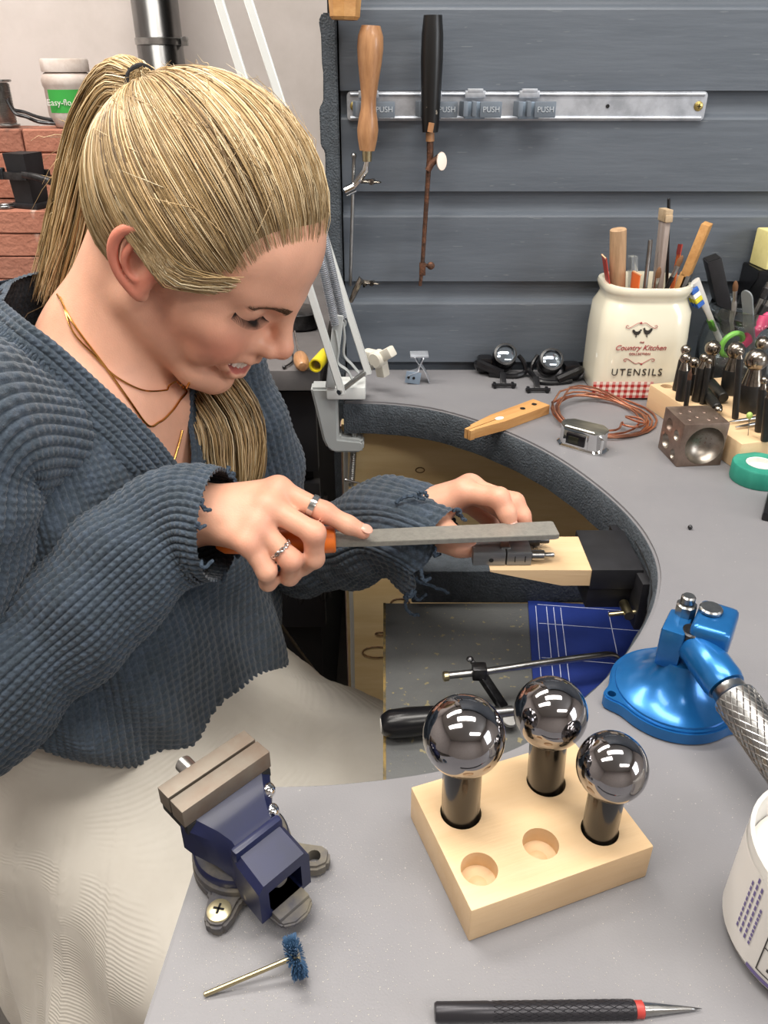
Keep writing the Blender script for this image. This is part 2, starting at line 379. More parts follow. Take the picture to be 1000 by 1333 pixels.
# spool, tongs, burner, lid on the bricks
p = at(8, 150, 1.58); p.z = 1.1715
sp = thing('wire_spool', 'silvery spool of thin wire on the far left brick', 'spool', p)
bm = NB()
for z in (0, .071): cyl(bm, .021, .004, Mx.Translation((0, 0, z)), 24, .001)
obj('flange', bm, STEEL, sp)
bm = NB(); tube(bm, [(.0155*math.cos(t*2*PI/16), .0155*math.sin(t*2*PI/16), .0055+.064*t/(16*28)) for t in range(16*28)], .0011, 5); cyl(bm, .0145, .066, Mx.Translation((0, 0, .004)), 20); obj('winding', bm, STEEL, sp)
tg = thing('tweezers', 'bent grey steel tweezers lying on the top bricks', 'tweezers', (0, 0, 0))
bm = NB(); q = [at(x, y, Y) for x, y, Y in ((10, 128, 1.535), (17, 142, 1.535), (32, 146, 1.54), (52, 153, 1.545), (80, 158, 1.55))]
tube(bm, spline(q, 5), .003, 8); obj('prong', bm, DARKSTEEL, tg)
bm = NB(); q = [at(x, y, Y) for x, y, Y in ((9, 130, 1.53), (19, 147, 1.53), (34, 152, 1.53), (52, 159, 1.54), (80, 161, 1.548))]
tube(bm, spline(q, 5), .003, 8); obj('prong', bm, DARKSTEEL, tg)
p = at(42, 262, 1.44); p.z = 1.0545
bu = thing('iron_block', 'black square iron stand with a clamped bar on the lower bricks', 'stand', p, -.35)
bm = NB(); box(bm, .062, .05, .008, (0, 0, .004), bev=.001); obj('base', bm, BLACK, bu)
bm = NB(); r0, r1 = .019, .022
loft(bm, [[(r*a, r*b, z) for a, b in ((1, 1), (-1, 1), (-1, -1), (1, -1))] for r, z in ((r0, .008), (r1, .086))]); obj('column', bm, BLACK, bu)
bm = NB(); box(bm, .05, .008, .012, (0, -.026, .052), bev=.001); box(bm, .05, .008, .012, (0, .026, .052), bev=.001); cyl(bm, .0075, .018, Mx.Translation((-.03, -.026, .046)), 14, .001); obj('clamp_band', bm, DARKSTEEL, bu)
bm = NB(); tube(bm, spline([(.02, -.028, .055), (.045, -.03, .053), (.075, -.03, .047)], 5), .006, 10); obj('handle', bm, DARKSTEEL, bu)
p = at(8, 268, 1.425); p.z = 1.0548
bm = NB(); cyl(bm, .016, .005, None, 24, .001); cyl(bm, .013, .003, Mx.Translation((0, 0, .005)), 24, .001)
o = obj('tin_lid', bm, STEEL, None, 40, p); tag(o, 'small round silver lid at the foot of the iron block', 'lid')
# flue pipe
p = at(212, 90, 1.68)
fl = thing('flue_pipe', 'shiny upright steel flue pipe against the plaster wall', 'pipe', (p.x, p.y, .9))
bm = NB(); lathe(bm, [(.041, 0), (.042, .001), (.042, .34), (.045, .345), (.045, .352), (.042, .357), (.042, 1.6), (.041, 1.6)], None, 32); obj('tube', bm, mat('galvanised', '8d8d8d', .25, 1, col2='6b6b6b', scale=12, stretch=(1, 1, .2)), fl)
bm = NB(); lathe(bm, [(.0422, .40), (.044, .401), (.044, .411), (.0422, .412)], None, 32); box(bm, .012, .01, .014, (.049, -.01, .406), bev=.001); rod(bm, (.051, -.02, .41), (.051, .0, .41), .004, 8); obj('clip', bm, STEEL, fl)

# ------------------------------------------------------------------ clamp lamp on the bench end
la = thing('clamp_lamp', 'white spring arm lamp clamped to the left end of the bench', 'lamp', (0, 0, 0))
LW = mat('lamp_white', 'dcdfdd', .4); LG = mat('lamp_grey', 'a9adad', .45)
Yl = .925
def P(x, y, dy=0): return at(x, y, Yl+dy)
def bar(bm, a, b, wx, wy):
    M = look(a, b, (0, 1, 0)); L_ = (V(b)-V(a)).length; box(bm, wx, wy, L_, (0, 0, L_/2), bev=.0008, M=M, seg=1)
bm = NB(); bar(bm, P(446, 513, -.045), P(271, -45, -.045), .0085, .0085); obj('arm', bm, LW, la)
bm = NB(); bar(bm, P(480, 487, 0), P(309, -45, 0), .0085, .0085); obj('arm', bm, LW, la)
# bracket block, clamp body
bm = NB(); box(bm, .048, .040, .016, (-.047, .925, .9165), bev=.002); obj('clamp_top', bm, LW, la)
bm = NB()
prism(bm, [(-.092, .921), (-.058, .921), (-.058, .852), (-.030, .849), (-.026, .846), (-.026, .836), (-.03, .832), (-.066, .832), (-.074, .838), (-.079, .85), (-.087, .895)], -.94, -.912, Mx.Rotation(PI/2, 4, 'X'), .003)
obj('clamp_body', bm, LG, la)
bm = NB(); rod(bm, (-.038, .925, .858), (-.044, .925, .777), .004, 12)
for k in range(16): lathe(bm, [(.0038, -.001), (.0046, 0), (.0038, .001)], look((-.0405-.0002*k, .925, .825-.0028*k), (-.0445-.0002*k, .925, .77-.0028*k)), 12)
obj('clamp_screw', bm, STEEL, la)
bm = NB(); rod(bm, (-.051, .917, .790), (-.006, .925, .773), .0016, 10); ball(bm, (-.051, .917, .790), .0026, seg=10); ball(bm, (-.006, .925, .773), .0026, seg=10); obj('tommy_bar', bm, CHROME, la)
bm = NB(); rod(bm, P(441, 511, -.05), P(484, 478, .012), .0032, 14); obj('pivot', bm, STEEL, la)
for s, (xa, ya, xb, yb, dy) in enumerate(((437, 424, 418, 340, -.02), (447, 415, 426, 332, -.004))):
    a, b = P(xa, ya, dy), P(xb-16, yb-75, dy); dv = b-a; M = look(a, b, (0, 1, 0)); L_ = dv.length; tn = 62
    bm = NB(); tube(bm, [M @ V((.0046*math.cos(t*2*PI/9), .0046*math.sin(t*2*PI/9), L_*t/(9*tn))) for t in range(9*tn)], .0009, 5); obj('spring', bm, ZINC, la)
    hk = [M @ V((0, 0, 0)), M @ V((.002, 0, -.004)), M @ V((0, 0, -.009)), M @ V((-.002, 0, -.006))]
    bm = NB(); tube(bm, spline(hk, 4), .001, 6)
    lv = [P(437, 429, dy), P(441, 455, dy), P(440, 472, dy), P(452, 482, dy), P(459, 494, dy)] if s == 0 else [P(447, 418, dy), P(449, 440, dy), P(448, 462, dy), P(458, 474, dy), P(467, 485, dy)]
    tube(bm, spline(lv, 5), .0042, 8, flat=.35); obj('spring_link', bm, LG, la)
bm = NB(); bar(bm, P(430, 505, -.02), P(441, 410, -.02), .012, .003); obj('upright', bm, LG, la)
p = P(487, 470, .016); bm = NB()
for a in (.6, 2.6, 4.3):
    M = look(p, p+V((.6, .75, .1))) @ Mx.Rotation(a+.4, 4, 'Z'); box(bm, .014, .024, .013, (0, .013, .012), bev=.003, M=M)
cyl(bm, .011, .016, look(p, p+V((.6, .75, .1))), 16, .002); obj('wing_knob', bm, mat('knob_beige', 'cdc9bd', .5), la)
# small things on the side counter
p = at(394, 488, 1.03)
gr = thing('wooden_handled_burin', 'small tool with a turned wooden handle pointing at the viewer beside the yellow tube', 'tool', (p.x, 1.03, .9115), qz((0, 1.03, 0), (-.012, 1.09, .004)))
bm = NB(); lathe(bm, [(0, -.012), (.006, -.011), (.009, -.006), (.0105, .004), (.0105, .016), (.009, .026), (.006, .032), (0, .033)], None, 20); obj('handle', bm, OLDWOOD, gr)
bm = NB(); tube(bm, [(0, 0, .032), (0, .002, .06), (0, .012, .095)], .0014, 6); obj('shaft', bm, STEEL, gr)
p = at(412, 476, 1.04)
bm = NB(); lathe(bm, [(.0075, 0), (.0095, 0), (.0095, .05), (.0075, .05), (.0075, 0)], None, 20)
o = obj('yellow_tube', bm, mat('yellow_plastic', 'd9c526', .4), None, 40, (p.x, 1.025, .9105)); o.rotation_mode = 'QUATERNION'; o.rotation_quaternion = qz((0, 0, 0), (.02, .09, .0)); tag(o, 'short hollow yellow plastic tube lying on the side counter', 'tube')
p = on(398, 430, .9)
bm = NB(); lathe(bm, [(0, 0), (.03, 0), (.034, .004), (.034, .026), (.028, .03), (0, .03)], None, 24); o = obj('round_tin', bm, DARKSTEEL, None, 40, (p.x-.01, p.y+.02, .9)); tag(o, 'low round dark tin on the side counter behind her nose', 'tin')
bm = NB(); q = [on(370, 478, .903), on(382, 468, .903), on(376, 450, .903)]; tube(bm, spline(q, 4), .0014, 6); ball(bm, q[0], .003, seg=10)
o = obj('bent_probe', bm, DARKSTEEL); tag(o, 'thin bent steel probe lying left of the wooden handled tool', 'tool')

# ------------------------------------------------------------------ tool rail on the planks
RY = WY
rl = thing('tool_rail', 'long galvanised steel tool rail screwed to the grey planks', 'rail', (0, 0, 0))
a, b = at(452, 139, RY), at(918, 137, RY); cx, cz = (a.x+b.x)/2, (a.z+b.z)/2; Lr = b.x-a.x
bm = NB()
pr = [(-.0045, -.0155), (-.0035, -.0155), (-.0035, -.010), (-.001, -.0085), (-.001, .0085), (-.0035, .010), (-.0035, .0155), (-.0045, .0155), (-.006, .012), (-.003, .0075), (-.003, -.0075), (-.006, -.012)]
prism(bm, rrect(Lr, .031, .005), -.004, -.0005, Mx.Translation((cx, RY, cz)) @ Mx.Rotation(PI/2, 4, 'X') @ Mx.Scale(-1, 4, (0, 0, 1)), .0006)
for s in (-.0125, .0125): rod(bm, (a.x+.004, RY-.0042, cz+s), (b.x-.004, RY-.0042, cz+s), .0022, 8)
obj('channel', bm, ZINC, rl)
for x in (a.x+.009, b.x-.009):
    bm = NB(); lathe(bm, [(0, 0), (.0055, 0), (.005, .0014), (.003, .0025), (0, .0026)], Mx.Translation((x, RY-.004, cz)) @ Mx.Rotation(PI/2, 4, 'X'), 16)
    s = obj('screw', bm, mat('brass_screw', 'b7a467', .35, 1), rl)
    bm = NB(); M = Mx.Translation((x, RY-.0066, cz)); box(bm, .005, .0004, .0009, M=M); box(bm, .0009, .0004, .005, M=M); obj('slot', bm, VOID, s)
bm = NB(); lathe(bm, [(0, 0), (.0022, 0), (.002, .001), (0, .001)], Mx.Translation((at(790, 139, RY).x, RY-.0043, cz)) @ Mx.Rotation(PI/2, 4, 'X'), 12); obj('hole', bm, VOID, rl)
CLIPG = mat('clip_grey', '6d7680', .5, .4); CLIPB = mat('clip_blue', '8595a6', .45, .3)
def clip(x0, lab):
    c = thing('tool_clip', lab, 'clip', (at(x0, 140, RY-.01).x, RY, cz), group='clips on the steel tool rail')
    bm = NB(); box(bm, .024, .006, .008, (0, -.0085, .0125), bev=.001); box(bm, .018, .008, .004, (0, -.008, .0165), bev=.0008); obj('hook', bm, ZINC, c)
    bm = NB(); box(bm, .024, .010, .018, (.0, -.012, -.004), bev=.0012); obj('body', bm, CLIPB, c)
    bm = NB(); box(bm, .006, .016, .016, (-.014, -.022, -.002), (0, 0, .25), bev=.001); box(bm, .005, .016, .016, (-.002, -.021, -.002), bev=.001); obj('jaw', bm, CLIPG, c)
    bm = NB(); box(bm, .026, .003, .017, (.018, -.02, -.003), (0, 0, .12), bev=.0012); t = obj('push_tab', bm, CLIPG, c)
    text('lettering', 'PUSH', .0085, mat('emboss', 'aab1b8', .5), t, Mx.Translation((.0185, -.0218, -.003)) @ Mx.Rotation(.12, 4, 'Z') @ Mx.Rotation(PI/2, 4, 'X'), .0004)
clip(480, 'grey steel rail clip gripping the wooden handled saw frame')
clip(561, 'grey steel rail clip gripping the black handled saw frame')
clip(618, 'empty grey rail clip next to the black handled saw frame')
clip(688, 'empty grey rail clip furthest along the rail from the saws')

def wing(bm, c, r=.006, ax=(0, -1, 0)):
    M = look(c, V(c)+V(ax)); cyl(bm, .0035, .008, M, 12)
    for s in (-1, 1): ball(bm, (s*r, 0, .006), r*.9, (1, .28, .75), 12, M)
# wooden handled saw frame, hanging
hy = RY-.03
def hp(x, y, dy=0): return at(x, y, hy+dy)
s1 = thing('saw_frame', 'jeweller saw frame with turned wooden handle hanging from the rail', 'saw', (0, 0, 0))
top, bot = hp(482, 66), hp(478, 196); L_ = (top-bot).length; M = look(bot, top)
bm = NB(); lathe(bm, [(0, 0), (.009, 0), (.0115, .012), (.0125, .022), (.011, .034), (.009, .044), (.0086, .055), (.0105, .07), (.0135, .09), (.0148, .104), (.0142, .116), (.0105, .126), (.004, L_), (0, L_)], M, 24); obj('handle', bm, OLDWOOD, s1)
bm = NB(); rod(bm, hp(482, 68), hp(482, 63), .0035, 10); obj('tang_end', bm, DARKSTEEL, s1)
bm = NB(); rod(bm, hp(478, 210), bot, .0055, 14, .0062); obj('ferrule', bm, BRASS, s1)
bm = NB(); tube(bm, [hp(478, 208), hp(476, 222), hp(466, 236), hp(456, 247)], [.003, .0045, .0042, .0045], 10); rod(bm, hp(462, 244, -.006), hp(450, 250, -.006), .0062, 12); obj('blade_clamp', bm, CHROME, s1)
bm = NB(); wing(bm, hp(486, 236, -.004), .0065, (-.3, -1, 0)); rod(bm, hp(466, 236), hp(488, 236), .0025, 8); obj('wing_nut', bm, NICKEL, s1)
bm = NB(); rod(bm, hp(461, 203, .012), hp(456, 372, .012), .0022, 8); ball(bm, hp(461, 203, .012), .0035, seg=10); obj('frame_rod', bm, STEEL, s1)
bm = NB(); tube(bm, [hp(457, 392, .012), hp(463, 378), hp(470, 364), hp(476, 372)], [.003, .004, .005, .004], 8); wing(bm, hp(486, 368), .006, (-.3, -1, .1)); rod(bm, hp(468, 366), hp(486, 368), .0025, 8); obj('lower_clamp', bm, NICKEL, s1)
s2 = thing('saw_frame', 'jeweller saw frame with worn black handle and rusty rod on the rail', 'saw', (0, 0, 0))
top, bot = hp(563, 46), hp(560, 172); L_ = (top-bot).length; M = look(bot, top)
bm = NB()
lathe(bm, [(0, 0), (.0095, 0), (.0105, .01), (.0118, .04), (.013, .075), (.0125, .098), (.0105, .116), (.009, L_-.002), (.008, L_), (0, L_)], M, 10); obj('handle', bm, mat('worn_black', '131314', .35, dots=('8a8378', 120, .72)), s2)
bm = NB(); rod(bm, hp(560, 172, -.014), hp(562, 160, -.014), .0035, 10); rod(bm, hp(560, 184), bot, .005, 12); obj('ferrule', bm, OLDWOOD, s2)
bm = NB(); tube(bm, [hp(560, 182), hp(560, 205), hp(558, 220), hp(550, 345), hp(547, 372)], [.004, .004, .003, .0026, .0022], 8); obj('frame_rod', bm, RUST, s2)
bm = NB(); tube(bm, [hp(557, 222, -.006), hp(562, 213, -.006), hp(572, 204, -.006)], .0038, 10); obj('blade_clamp', bm, RUST, s2)
bm = NB(); p = hp(575, 210, -.008); lathe(bm, [(0, -.0012), (.0066, -.001), (.007, 0), (.0066, .001), (0, .0012)], look(p, p+V((.5, -1, .1))) @ Mx.Scale(1.5, 4, (0, 1, 0)), 20); obj('thumb_disc', bm, mat('pale_disc', 'cdbcae', .4, .6), s2)
bm = NB(); rod(bm, hp(546, 345), hp(564, 346), .0022, 8); box(bm, .008, .006, .016, hp(550, 350), bev=.001); ball(bm, hp(561, 346, -.002), .005, (1, .6, 1), 12); obj('lower_clamp', bm, RUST, s2)
hd = thing('hanging_mallet', 'end of a wooden tool grip at the top edge over the saws', 'tool', (0, 0, 0))
a, b = at(449, 26, RY-.035), at(449, -60, RY-.035); bm = NB(); lathe(bm, [(0, 0), (.014, 0), (.0165, .003), (.018, .02), (.018, (b-a).length), (0, (b-a).length)], look(a, b), 8); obj('grip', bm, PINE, hd, 30)
bm = NB(); rod(bm, (a.x, RY+.001, a.z+.05), (a.x, RY-.03, a.z+.05), .003, 8); obj('peg', bm, STEEL, hd)

# ------------------------------------------------------------------ ceramic utensil jar and what stands in it
jc = V((.3235, .977, .9))
CREAM = mat('cream_glaze', 'e3ddc8', .22, coat=.6)
jar = thing('utensil_jar', 'cream ceramic jar lettered UTENSILS against the grey planks', 'jar', jc)
bm = NB(); rings = []
for w_, d_, r, z in ((.112, .092, .02, 0), (.120, .099, .024, .003), (.1225, .101, .025, .02), (.124, .102, .026, .075), (.1215, .100, .028, .107), (.112, .091, .030, .118), (.110, .089, .032, .123), (.116, .096, .034, .129), (.120, .100, .036, .134), (.118, .098, .036, .138), (.108, .088, .032, .1385), (.102, .082, .030, .130), (.104, .084, .028, .05), (.1, .08, .025, .012)):
    rings.append([(x, y, z) for x, y in rrect(w_*.905, d_, r, 6)])
loft(bm, rings); obj('body', bm, CREAM, jar, 60)
INK = mat('print_black', '33302d', .5); INKR = mat('print_red', 'a5484a', .5)
fy = -.0514
def jp(x, y):                                # photo pixel to the jar's front face
    p = at(x, y, jc.y+fy) - jc; return V((p.x, fy, p.z))
FM = Mx.Rotation(PI/2, 4, 'X')
text('lettering', 'UTENSILS', .0125, INK, jar, Mx.Translation(jp(829, 485)) @ FM, .0003, 0, 1.25)
text('lettering', 'Country Kitchen', .0092, INKR, jar, Mx.Translation(jp(834, 453)) @ FM, .0003, .35, 1)
text('lettering', 'COLLECTION', .004, INKR, jar, Mx.Translation(jp(833, 461)) @ FM, .0003, 0, 1.1)
text('lettering', 'THE', .003, INKR, jar, Mx.Translation(jp(836, 446)) @ FM, .0003)
bm = NB()
for s in (-1, 1):
    for cy, k in ((424, 1), (470, -1)):
        c = jp(836 if k > 0 else 832, cy)
        q = [c+V((s*x*.001, 0, k*z*.001)) for x, z in ((0, 2.2), (4, 3.4), (8, 1.2), (12, -1.4), (16, -3.2), (19, -1.8), (18, .4), (15.5, -.4))]
        tube(bm, spline(q, 5), .00032, 5)
for cy in (420.5, 474): ball(bm, jp(835, cy), .0014, (1, .3, 1), 10)
obj('scrollwork', bm, INKR, jar)
HEN = [(-7, 6.5), (-5.6, 7.6), (-4.6, 7.2), (-4, 5), (-1, 3.2), (2, 3.6), (4, 6.4), (6.4, 7), (7, 4.4), (5.6, 1), (3, -2), (.6, -3), (.6, -6), (1.8, -6.6), (-1.4, -6.6), (-.4, -6), (-.6, -3), (-3.6, -2), (-5.6, 1), (-5.8, 4.6), (-7.4, 5.6)]
for cx, s, k in ((829, 1, .0008), (843, -1, .0008)):
    bm = NB(); c = jp(cx, 434 if s > 0 else 433); prism(bm, [(c.x-s*x*k, c.z+z*k*(.85 if s > 0 else 1)) for x, z in (HEN if s > 0 else HEN[::-1])], -fy-.0001, -fy+.0003, FM); obj('hen_emblem', bm, INK, jar, None)
# gingham strip: base red band with white and deep red checks
bm = NB(); a, b = jp(773, 497), jp(847, 519); z0, z1 = max(.003, b.z), a.z
box(bm, b.x-a.x, .0006, z1-z0, ((a.x+b.x)/2, fy, (z0+z1)/2)); g = obj('gingham_band', bm, mat('gingham_mid', 'd69a94', .5), jar)
nx, nz = 19, 6; cw, ch = (b.x-a.x)/nx, (z1-z0)/nz
for nm, par, m in (('check_white', 1, mat('gingham_white', 'eee6da', .5)), ('check_red', 0, mat('gingham_red', 'b0322f', .5))):
    bm = NB()
    for i in range(nx):
        for j in range(nz):
            if i % 2 == par and j % 2 == par: box(bm, cw, .0004, ch, (a.x+(i+.5)*cw, fy-.0004, z0+(j+.5)*ch))
    tag(obj(nm, bm, m, g, None), kind='stuff')
def stick(name, label, cat, top, low, dy=0, dyl=0):        # a thing standing in a jar: origin low, +Z to the top
    a, b = at(*low[:2], low[2]), at(*top[:2], top[2]); return thing(name, label, cat, a, qz(a, b)), (b-a).length
o, L_ = stick('dowel', 'thick round wooden dowel standing at the left in the utensil jar', 'dowel', (805, 298, .972), (803, 415, .976))
bm = NB(); cyl(bm, .0098, L_, None, 20, .001); obj('shaft', bm, RAWWOOD, o)
o, L_ = stick('sanding_stick', 'flat greyish wooden stick with a masking tape tip in the utensil jar', 'stick', (867, 274, .985), (853, 400, .978))
bm = NB(); box(bm, .026, .006, L_, (0, 0, L_/2), bev=.0008); obj('stick', bm, mat('grey_pinkish_wood', '9d918b', .6, col2='85776f', scale=20, stretch=(6, 6, .6)), o)
bm = NB(); box(bm, .0285, .0085, .014, (0, 0, L_-.005), bev=.001); box(bm, .006, .0085, .008, (.013, 0, L_-.008), bev=.001); obj('masking_tape', bm, mat('masking_tape', 'b7a184', .8, col2='a08a6c', scale=80), o)
o, L_ = stick('file', 'flat grey file with a bare wooden handle leaning right in the utensil jar', 'file', (921, 291, .955), (880, 390, .965))
bm = NB(); box(bm, .021, .01, .062, (0, 0, L_-.031), bev=.0008); obj('handle', bm, PINE, o)
bm = NB(); box(bm, .022, .004, L_-.06, (0, -.004, (L_-.06)/2), bev=.0005); obj('blade', bm, mat('file_grey', '77787a', .45, .8), o)
bm = NB(); box(bm, .023, .006, L_-.058, (.001, .003, (L_-.058)/2), bev=.0005); obj('backing', bm, PINE, o)
OR = mat('orange_card', 'd8682f', .55); RED = mat('red_card', 'a2392f', .5)
o, L_ = stick('card', 'tilted orange card with pale edges at the front rim of the jar', 'card', (829, 354, .951), (824, 392, .951))
bm = NB(); box(bm, .032, .0012, .03, (0, 0, L_-.017), (0, -.08, 0)); obj('sheet', bm, OR, o)
bm = NB(); box(bm, .032, .0014, .0016, (.0022, 0, L_-.001), (0, -.08, 0)); obj('edge', bm, mat('card_edge', 'e6b48c', .7), o)
o, L_ = stick('card', 'dark red card against the left rim of the utensil jar', 'card', (786, 334, .97), (792, 380, .97))
bm = NB(); box(bm, .021, .0012, L_, (.004, 0, L_/2), (0, -.05, 0)); obj('sheet', bm, RED, o)
bm = NB(); box(bm, .022, .0014, .0014, (.002, 0, L_), (0, .05, 0)); obj('edge', bm, mat('card_edge', 'e6b48c', .7), o)
o, L_ = stick('card', 'orange strip standing behind the sanding stick in the utensil jar', 'card', (886, 320, 1.0), (874, 380, .99))
bm = NB(); box(bm, .012, .0012, L_, (0, 0, L_/2)); obj('sheet', bm, OR, o)
bm = NB(); box(bm, .013, .0016, .012, (0, -.0004, L_-.004)); obj('red_tip', bm, RED, o)
o, L_ = stick('clear_tube', 'clear square plastic tube behind the wooden dowel in the jar', 'tube', (824, 333, .985), (824, 390, .98))
bm = NB(); box(bm, .017, .008, L_, (0, 0, L_/2), bev=.001); obj('tube', bm, mat('clear_plastic', 'c9ced2', .1, trans=.8, ior=1.2), o)
def brush(label, top, low, hair, fer):
    o, L_ = stick('paintbrush', label, 'brush', top, low)
    bm = NB(); lathe(bm, [(0, 0), (.0022, 0), (.003, L_-.03), (.0024, L_-.026)], None, 10); obj('handle', bm, fer, o)
    bm = NB(); lathe(bm, [(.0024, L_-.028), (.0028, L_-.02), (.003, L_-.012)], None, 10); obj('ferrule', bm, STEEL, o)
    bm = NB(); lathe(bm, [(.003, L_-.013), (.0034, L_-.007), (.002, L_-.002), (0, L_)], None, 10); obj('bristles', bm, hair, o)
HAIRB = mat('bristle_brown', '6b4a30', .8)
brush('small brush with brown bristles leaning at the front of the utensil jar', (859, 347, .94), (850, 392, .945), HAIRB, BLACKPL)
brush('long dark brush leaning against the grey file in the utensil jar', (889, 332, .945), (862, 388, .95), HAIRB, BLACKPL)
o, L_ = stick('scriber', 'thin silvery steel rod behind the sanding stick in the jar', 'tool', (847, 312, .985), (838, 390, .975))
bm = NB(); cyl(bm, .0028, L_, None, 10, .0008); obj('rod', bm, STEEL, o)
o, L_ = stick('scriber', 'black thin rod rising behind the masking tape tip in the jar', 'tool', (871, 258, 1.005), (868, 380, 1.0))
bm = NB(); cyl(bm, .002, L_, None, 10, .0008); obj('rod', bm, BLACKPL, o)
# ------------------------------------------------------------------ glass jar with brushes
gc = V((.469, .981, .9))
GL = mat('glass', 'f4f8f6', .02, trans=1, ior=1.42)
gj = thing('glass_jar', 'round clear glass jar full of brushes beside the utensil jar', 'jar', gc)
bm = NB(); lathe(bm, [(0, 0), (.047, 0), (.054, .005), (.0575, .018), (.0585, .06), (.055, .078), (.0485, .086), (.048, .090), (.0525, .094), (.0545, .100), (.052, .107), (.046, .106), (.0435, .09), (.052, .078), (.0555, .06), (.0545, .018), (.047, .008), (0, .007)], None, 40); obj('glass', bm, GL, gj, 60)
o, L_ = stick('toothbrush', 'white toothbrush with blue and yellow bristles in the glass jar', 'toothbrush', (905, 366, .955), (940, 450, .985))
bm = NB(); tube(bm, [(0, 0, 0), (0, 0, L_*.55), (0, 0, L_*.7), (0, 0, L_)], [.004, .004, .0055, .0065], 10, flat=.6); obj('handle', bm, WHITEPL, o)
for i, c in enumerate(('2f62b5', 'f2f2ee', 'd8cf3c', '2f62b5')):
    bm = NB()
    for a in range(3):
        for b in range(3): rod(bm, ((a-1)*.004, -.003, L_-.006-i*.0075-b*.002), ((a-1)*.0046, -.013, L_-.004-i*.0075-b*.002), .0017, 6)
    tag(obj('bristles', bm, mat('bristle_'+c, c, .6), o), kind='stuff')
bm = NB(); box(bm, .009, .004, .02, (0, -.002, L_*.35), bev=.0015); obj('grip', bm, mat('green_grip', '5d9a3c', .4), o)
o, L_ = stick('black_box', 'slim black cardboard box standing in the glass jar', 'box', (927, 336, 1.005), (948, 430, 1.0))
bm = NB(); box(bm, .029, .017, L_, (0, 0, L_/2), bev=.0008); obj('sleeve', bm, BLACK, o)
bm = NB(); box(bm, .026, .014, .001, (0, 0, L_+.0002)); obj('flap', bm, VOID, o)
brush('small brush with a stubby brown tip in the glass jar', (958, 365, .95), (953, 440, .96), HAIRB, mat('grey_handle', '8d8a86', .5))
o, L_ = stick('clear_spatula', 'clear round ended plastic spatula in the glass jar', 'spatula', (972, 378, .935), (978, 455, .95))
bm = NB(); prism(bm, [(-.007, 0), (.007, 0)]+[(.0085*math.cos(a*PI/8), L_-.0085+.0085*math.sin(a*PI/8)) for a in range(9)], -.001, .001, FM, .0004); obj('blade', bm, mat('clear_plastic2', 'b5bcc0', .12, trans=.5, ior=1.2), o)
o, L_ = stick('pink_tool', 'pink handled tool leaning inside the glass jar', 'tool', (1002, 408, .95), (966, 450, .95))
bm = NB(); lathe(bm, [(0, 0), (.006, .001), (.0075, .01), (.006, L_-.004), (.0045, L_), (0, L_)], None, 14); obj('handle', bm, mat('pink', 'cf3f6d', .4), o)
bm = NB(); rod(bm, (0, 0, L_), (0, 0, L_+.03), .002, 8); obj('shaft', bm, STEEL, o)
for (t, l, lb) in (((1003, 368, .965), (978, 420, .965), 'upper grey metal rod at the right in the glass jar'), ((1003, 392, .955), (980, 430, .955), 'lower grey metal rod at the right in the glass jar')):
    o, L_ = stick('metal_rod', lb, 'tool', t, l); bm = NB(); cyl(bm, .0045, L_, None, 12, .001); obj('shaft', bm, STEEL, o)
    bm = NB(); cyl(bm, .0055, .014, Mx.Translation((0, 0, L_-.02)), 12, .001); obj('collar', bm, DARKSTEEL, o)
p = at(953, 448, .945)
bm = NB(); tube(bm, [(.015*math.cos(a*PI/12), 0, .015*math.sin(a*PI/12)) for a in range(24)], .0035, 8, True)
o = obj('green_ring', bm, mat('green_plastic', '6fae4a', .4), None, 40, p, (.2, 0, .3)); tag(o, 'green plastic ring pressed against the inside of the glass jar', 'ring')
# yellow block on a black block at the right edge
p = at(973, 372, 1.015)
bm = NB(); prism(bm, [(1.0425, 1.046), (.992, 1.046), (.992, 1.036), (1.02, 1.0), (1.0425, .99)][::-1], p.x, p.x+.07, Mx(((0, 0, 1, 0), (1, 0, 0, 0), (0, 1, 0, 0), (0, 0, 0, 1))), .001)
o = obj('wall_bracket', bm, BLACKPL); tag(o, 'black bracket on the planks at the right edge under the yellow block', 'bracket')
bm = NB(); box(bm, .06, .042, .044, (p.x+.036, 1.016, 1.0685), (0, 0, .08), .002)
o = obj('yellow_block', bm, mat('pale_yellow', 'e6dc9a', .6, col2='d9cd86', scale=30)); tag(o, 'pale yellow rubbing block on the black bracket at the right edge', 'block')

# ------------------------------------------------------------------ small things on the back of the bench
p = on(547, 497, .9)
cl = thing('spring_clip', 'loose galvanised spring clip standing on the bench near the lamp', 'clip', p)
bm = NB()
for pts in ([(-.017, 0, .001), (-.016, -.003, .012), (-.004, -.002, .017), (-.002, 0, .022), (.003, 0, .034), (.003, .004, .036)], [(.012, 0, .001), (.008, 0, .012), (.003, .002, .02), (-.004, .002, .028), (-.008, 0, .036), (-.008, .006, .037)]):
    q = spline(pts, 5); rings = [[(v.x-.0006*k, v.y-wd, v.z+.0006*k) if False else (v.x+a, v.y+b, v.z) for a, b in ((-.0006, -.008), (.0006, -.008), (.0006, .008), (-.0006, .008))] for v in q for k, wd in ((0, 0),)]
    loft(bm, rings)
obj('leaf', bm, ZINC, cl, 30)
bm = NB(); box(bm, .024, .014, .0025, (-.002, .0, .038), (.25, 0, .05), bev=.0006); obj('tab', bm, ZINC, cl)
bm = NB(); box(bm, .020, .002, .016, (-.010, -.009, .009), (0, .15, 0), bev=.0006); f = obj('plate', bm, CLIPB, cl)
bm = NB(); 
for i in range(2): cyl(bm, .0018, .0012, Mx.Translation((-.016+.007*i, -.0098, .010-.001*i)) @ Mx.Rotation(PI/2, 4, 'X'), 10)
obj('hole', bm, VOID, f)

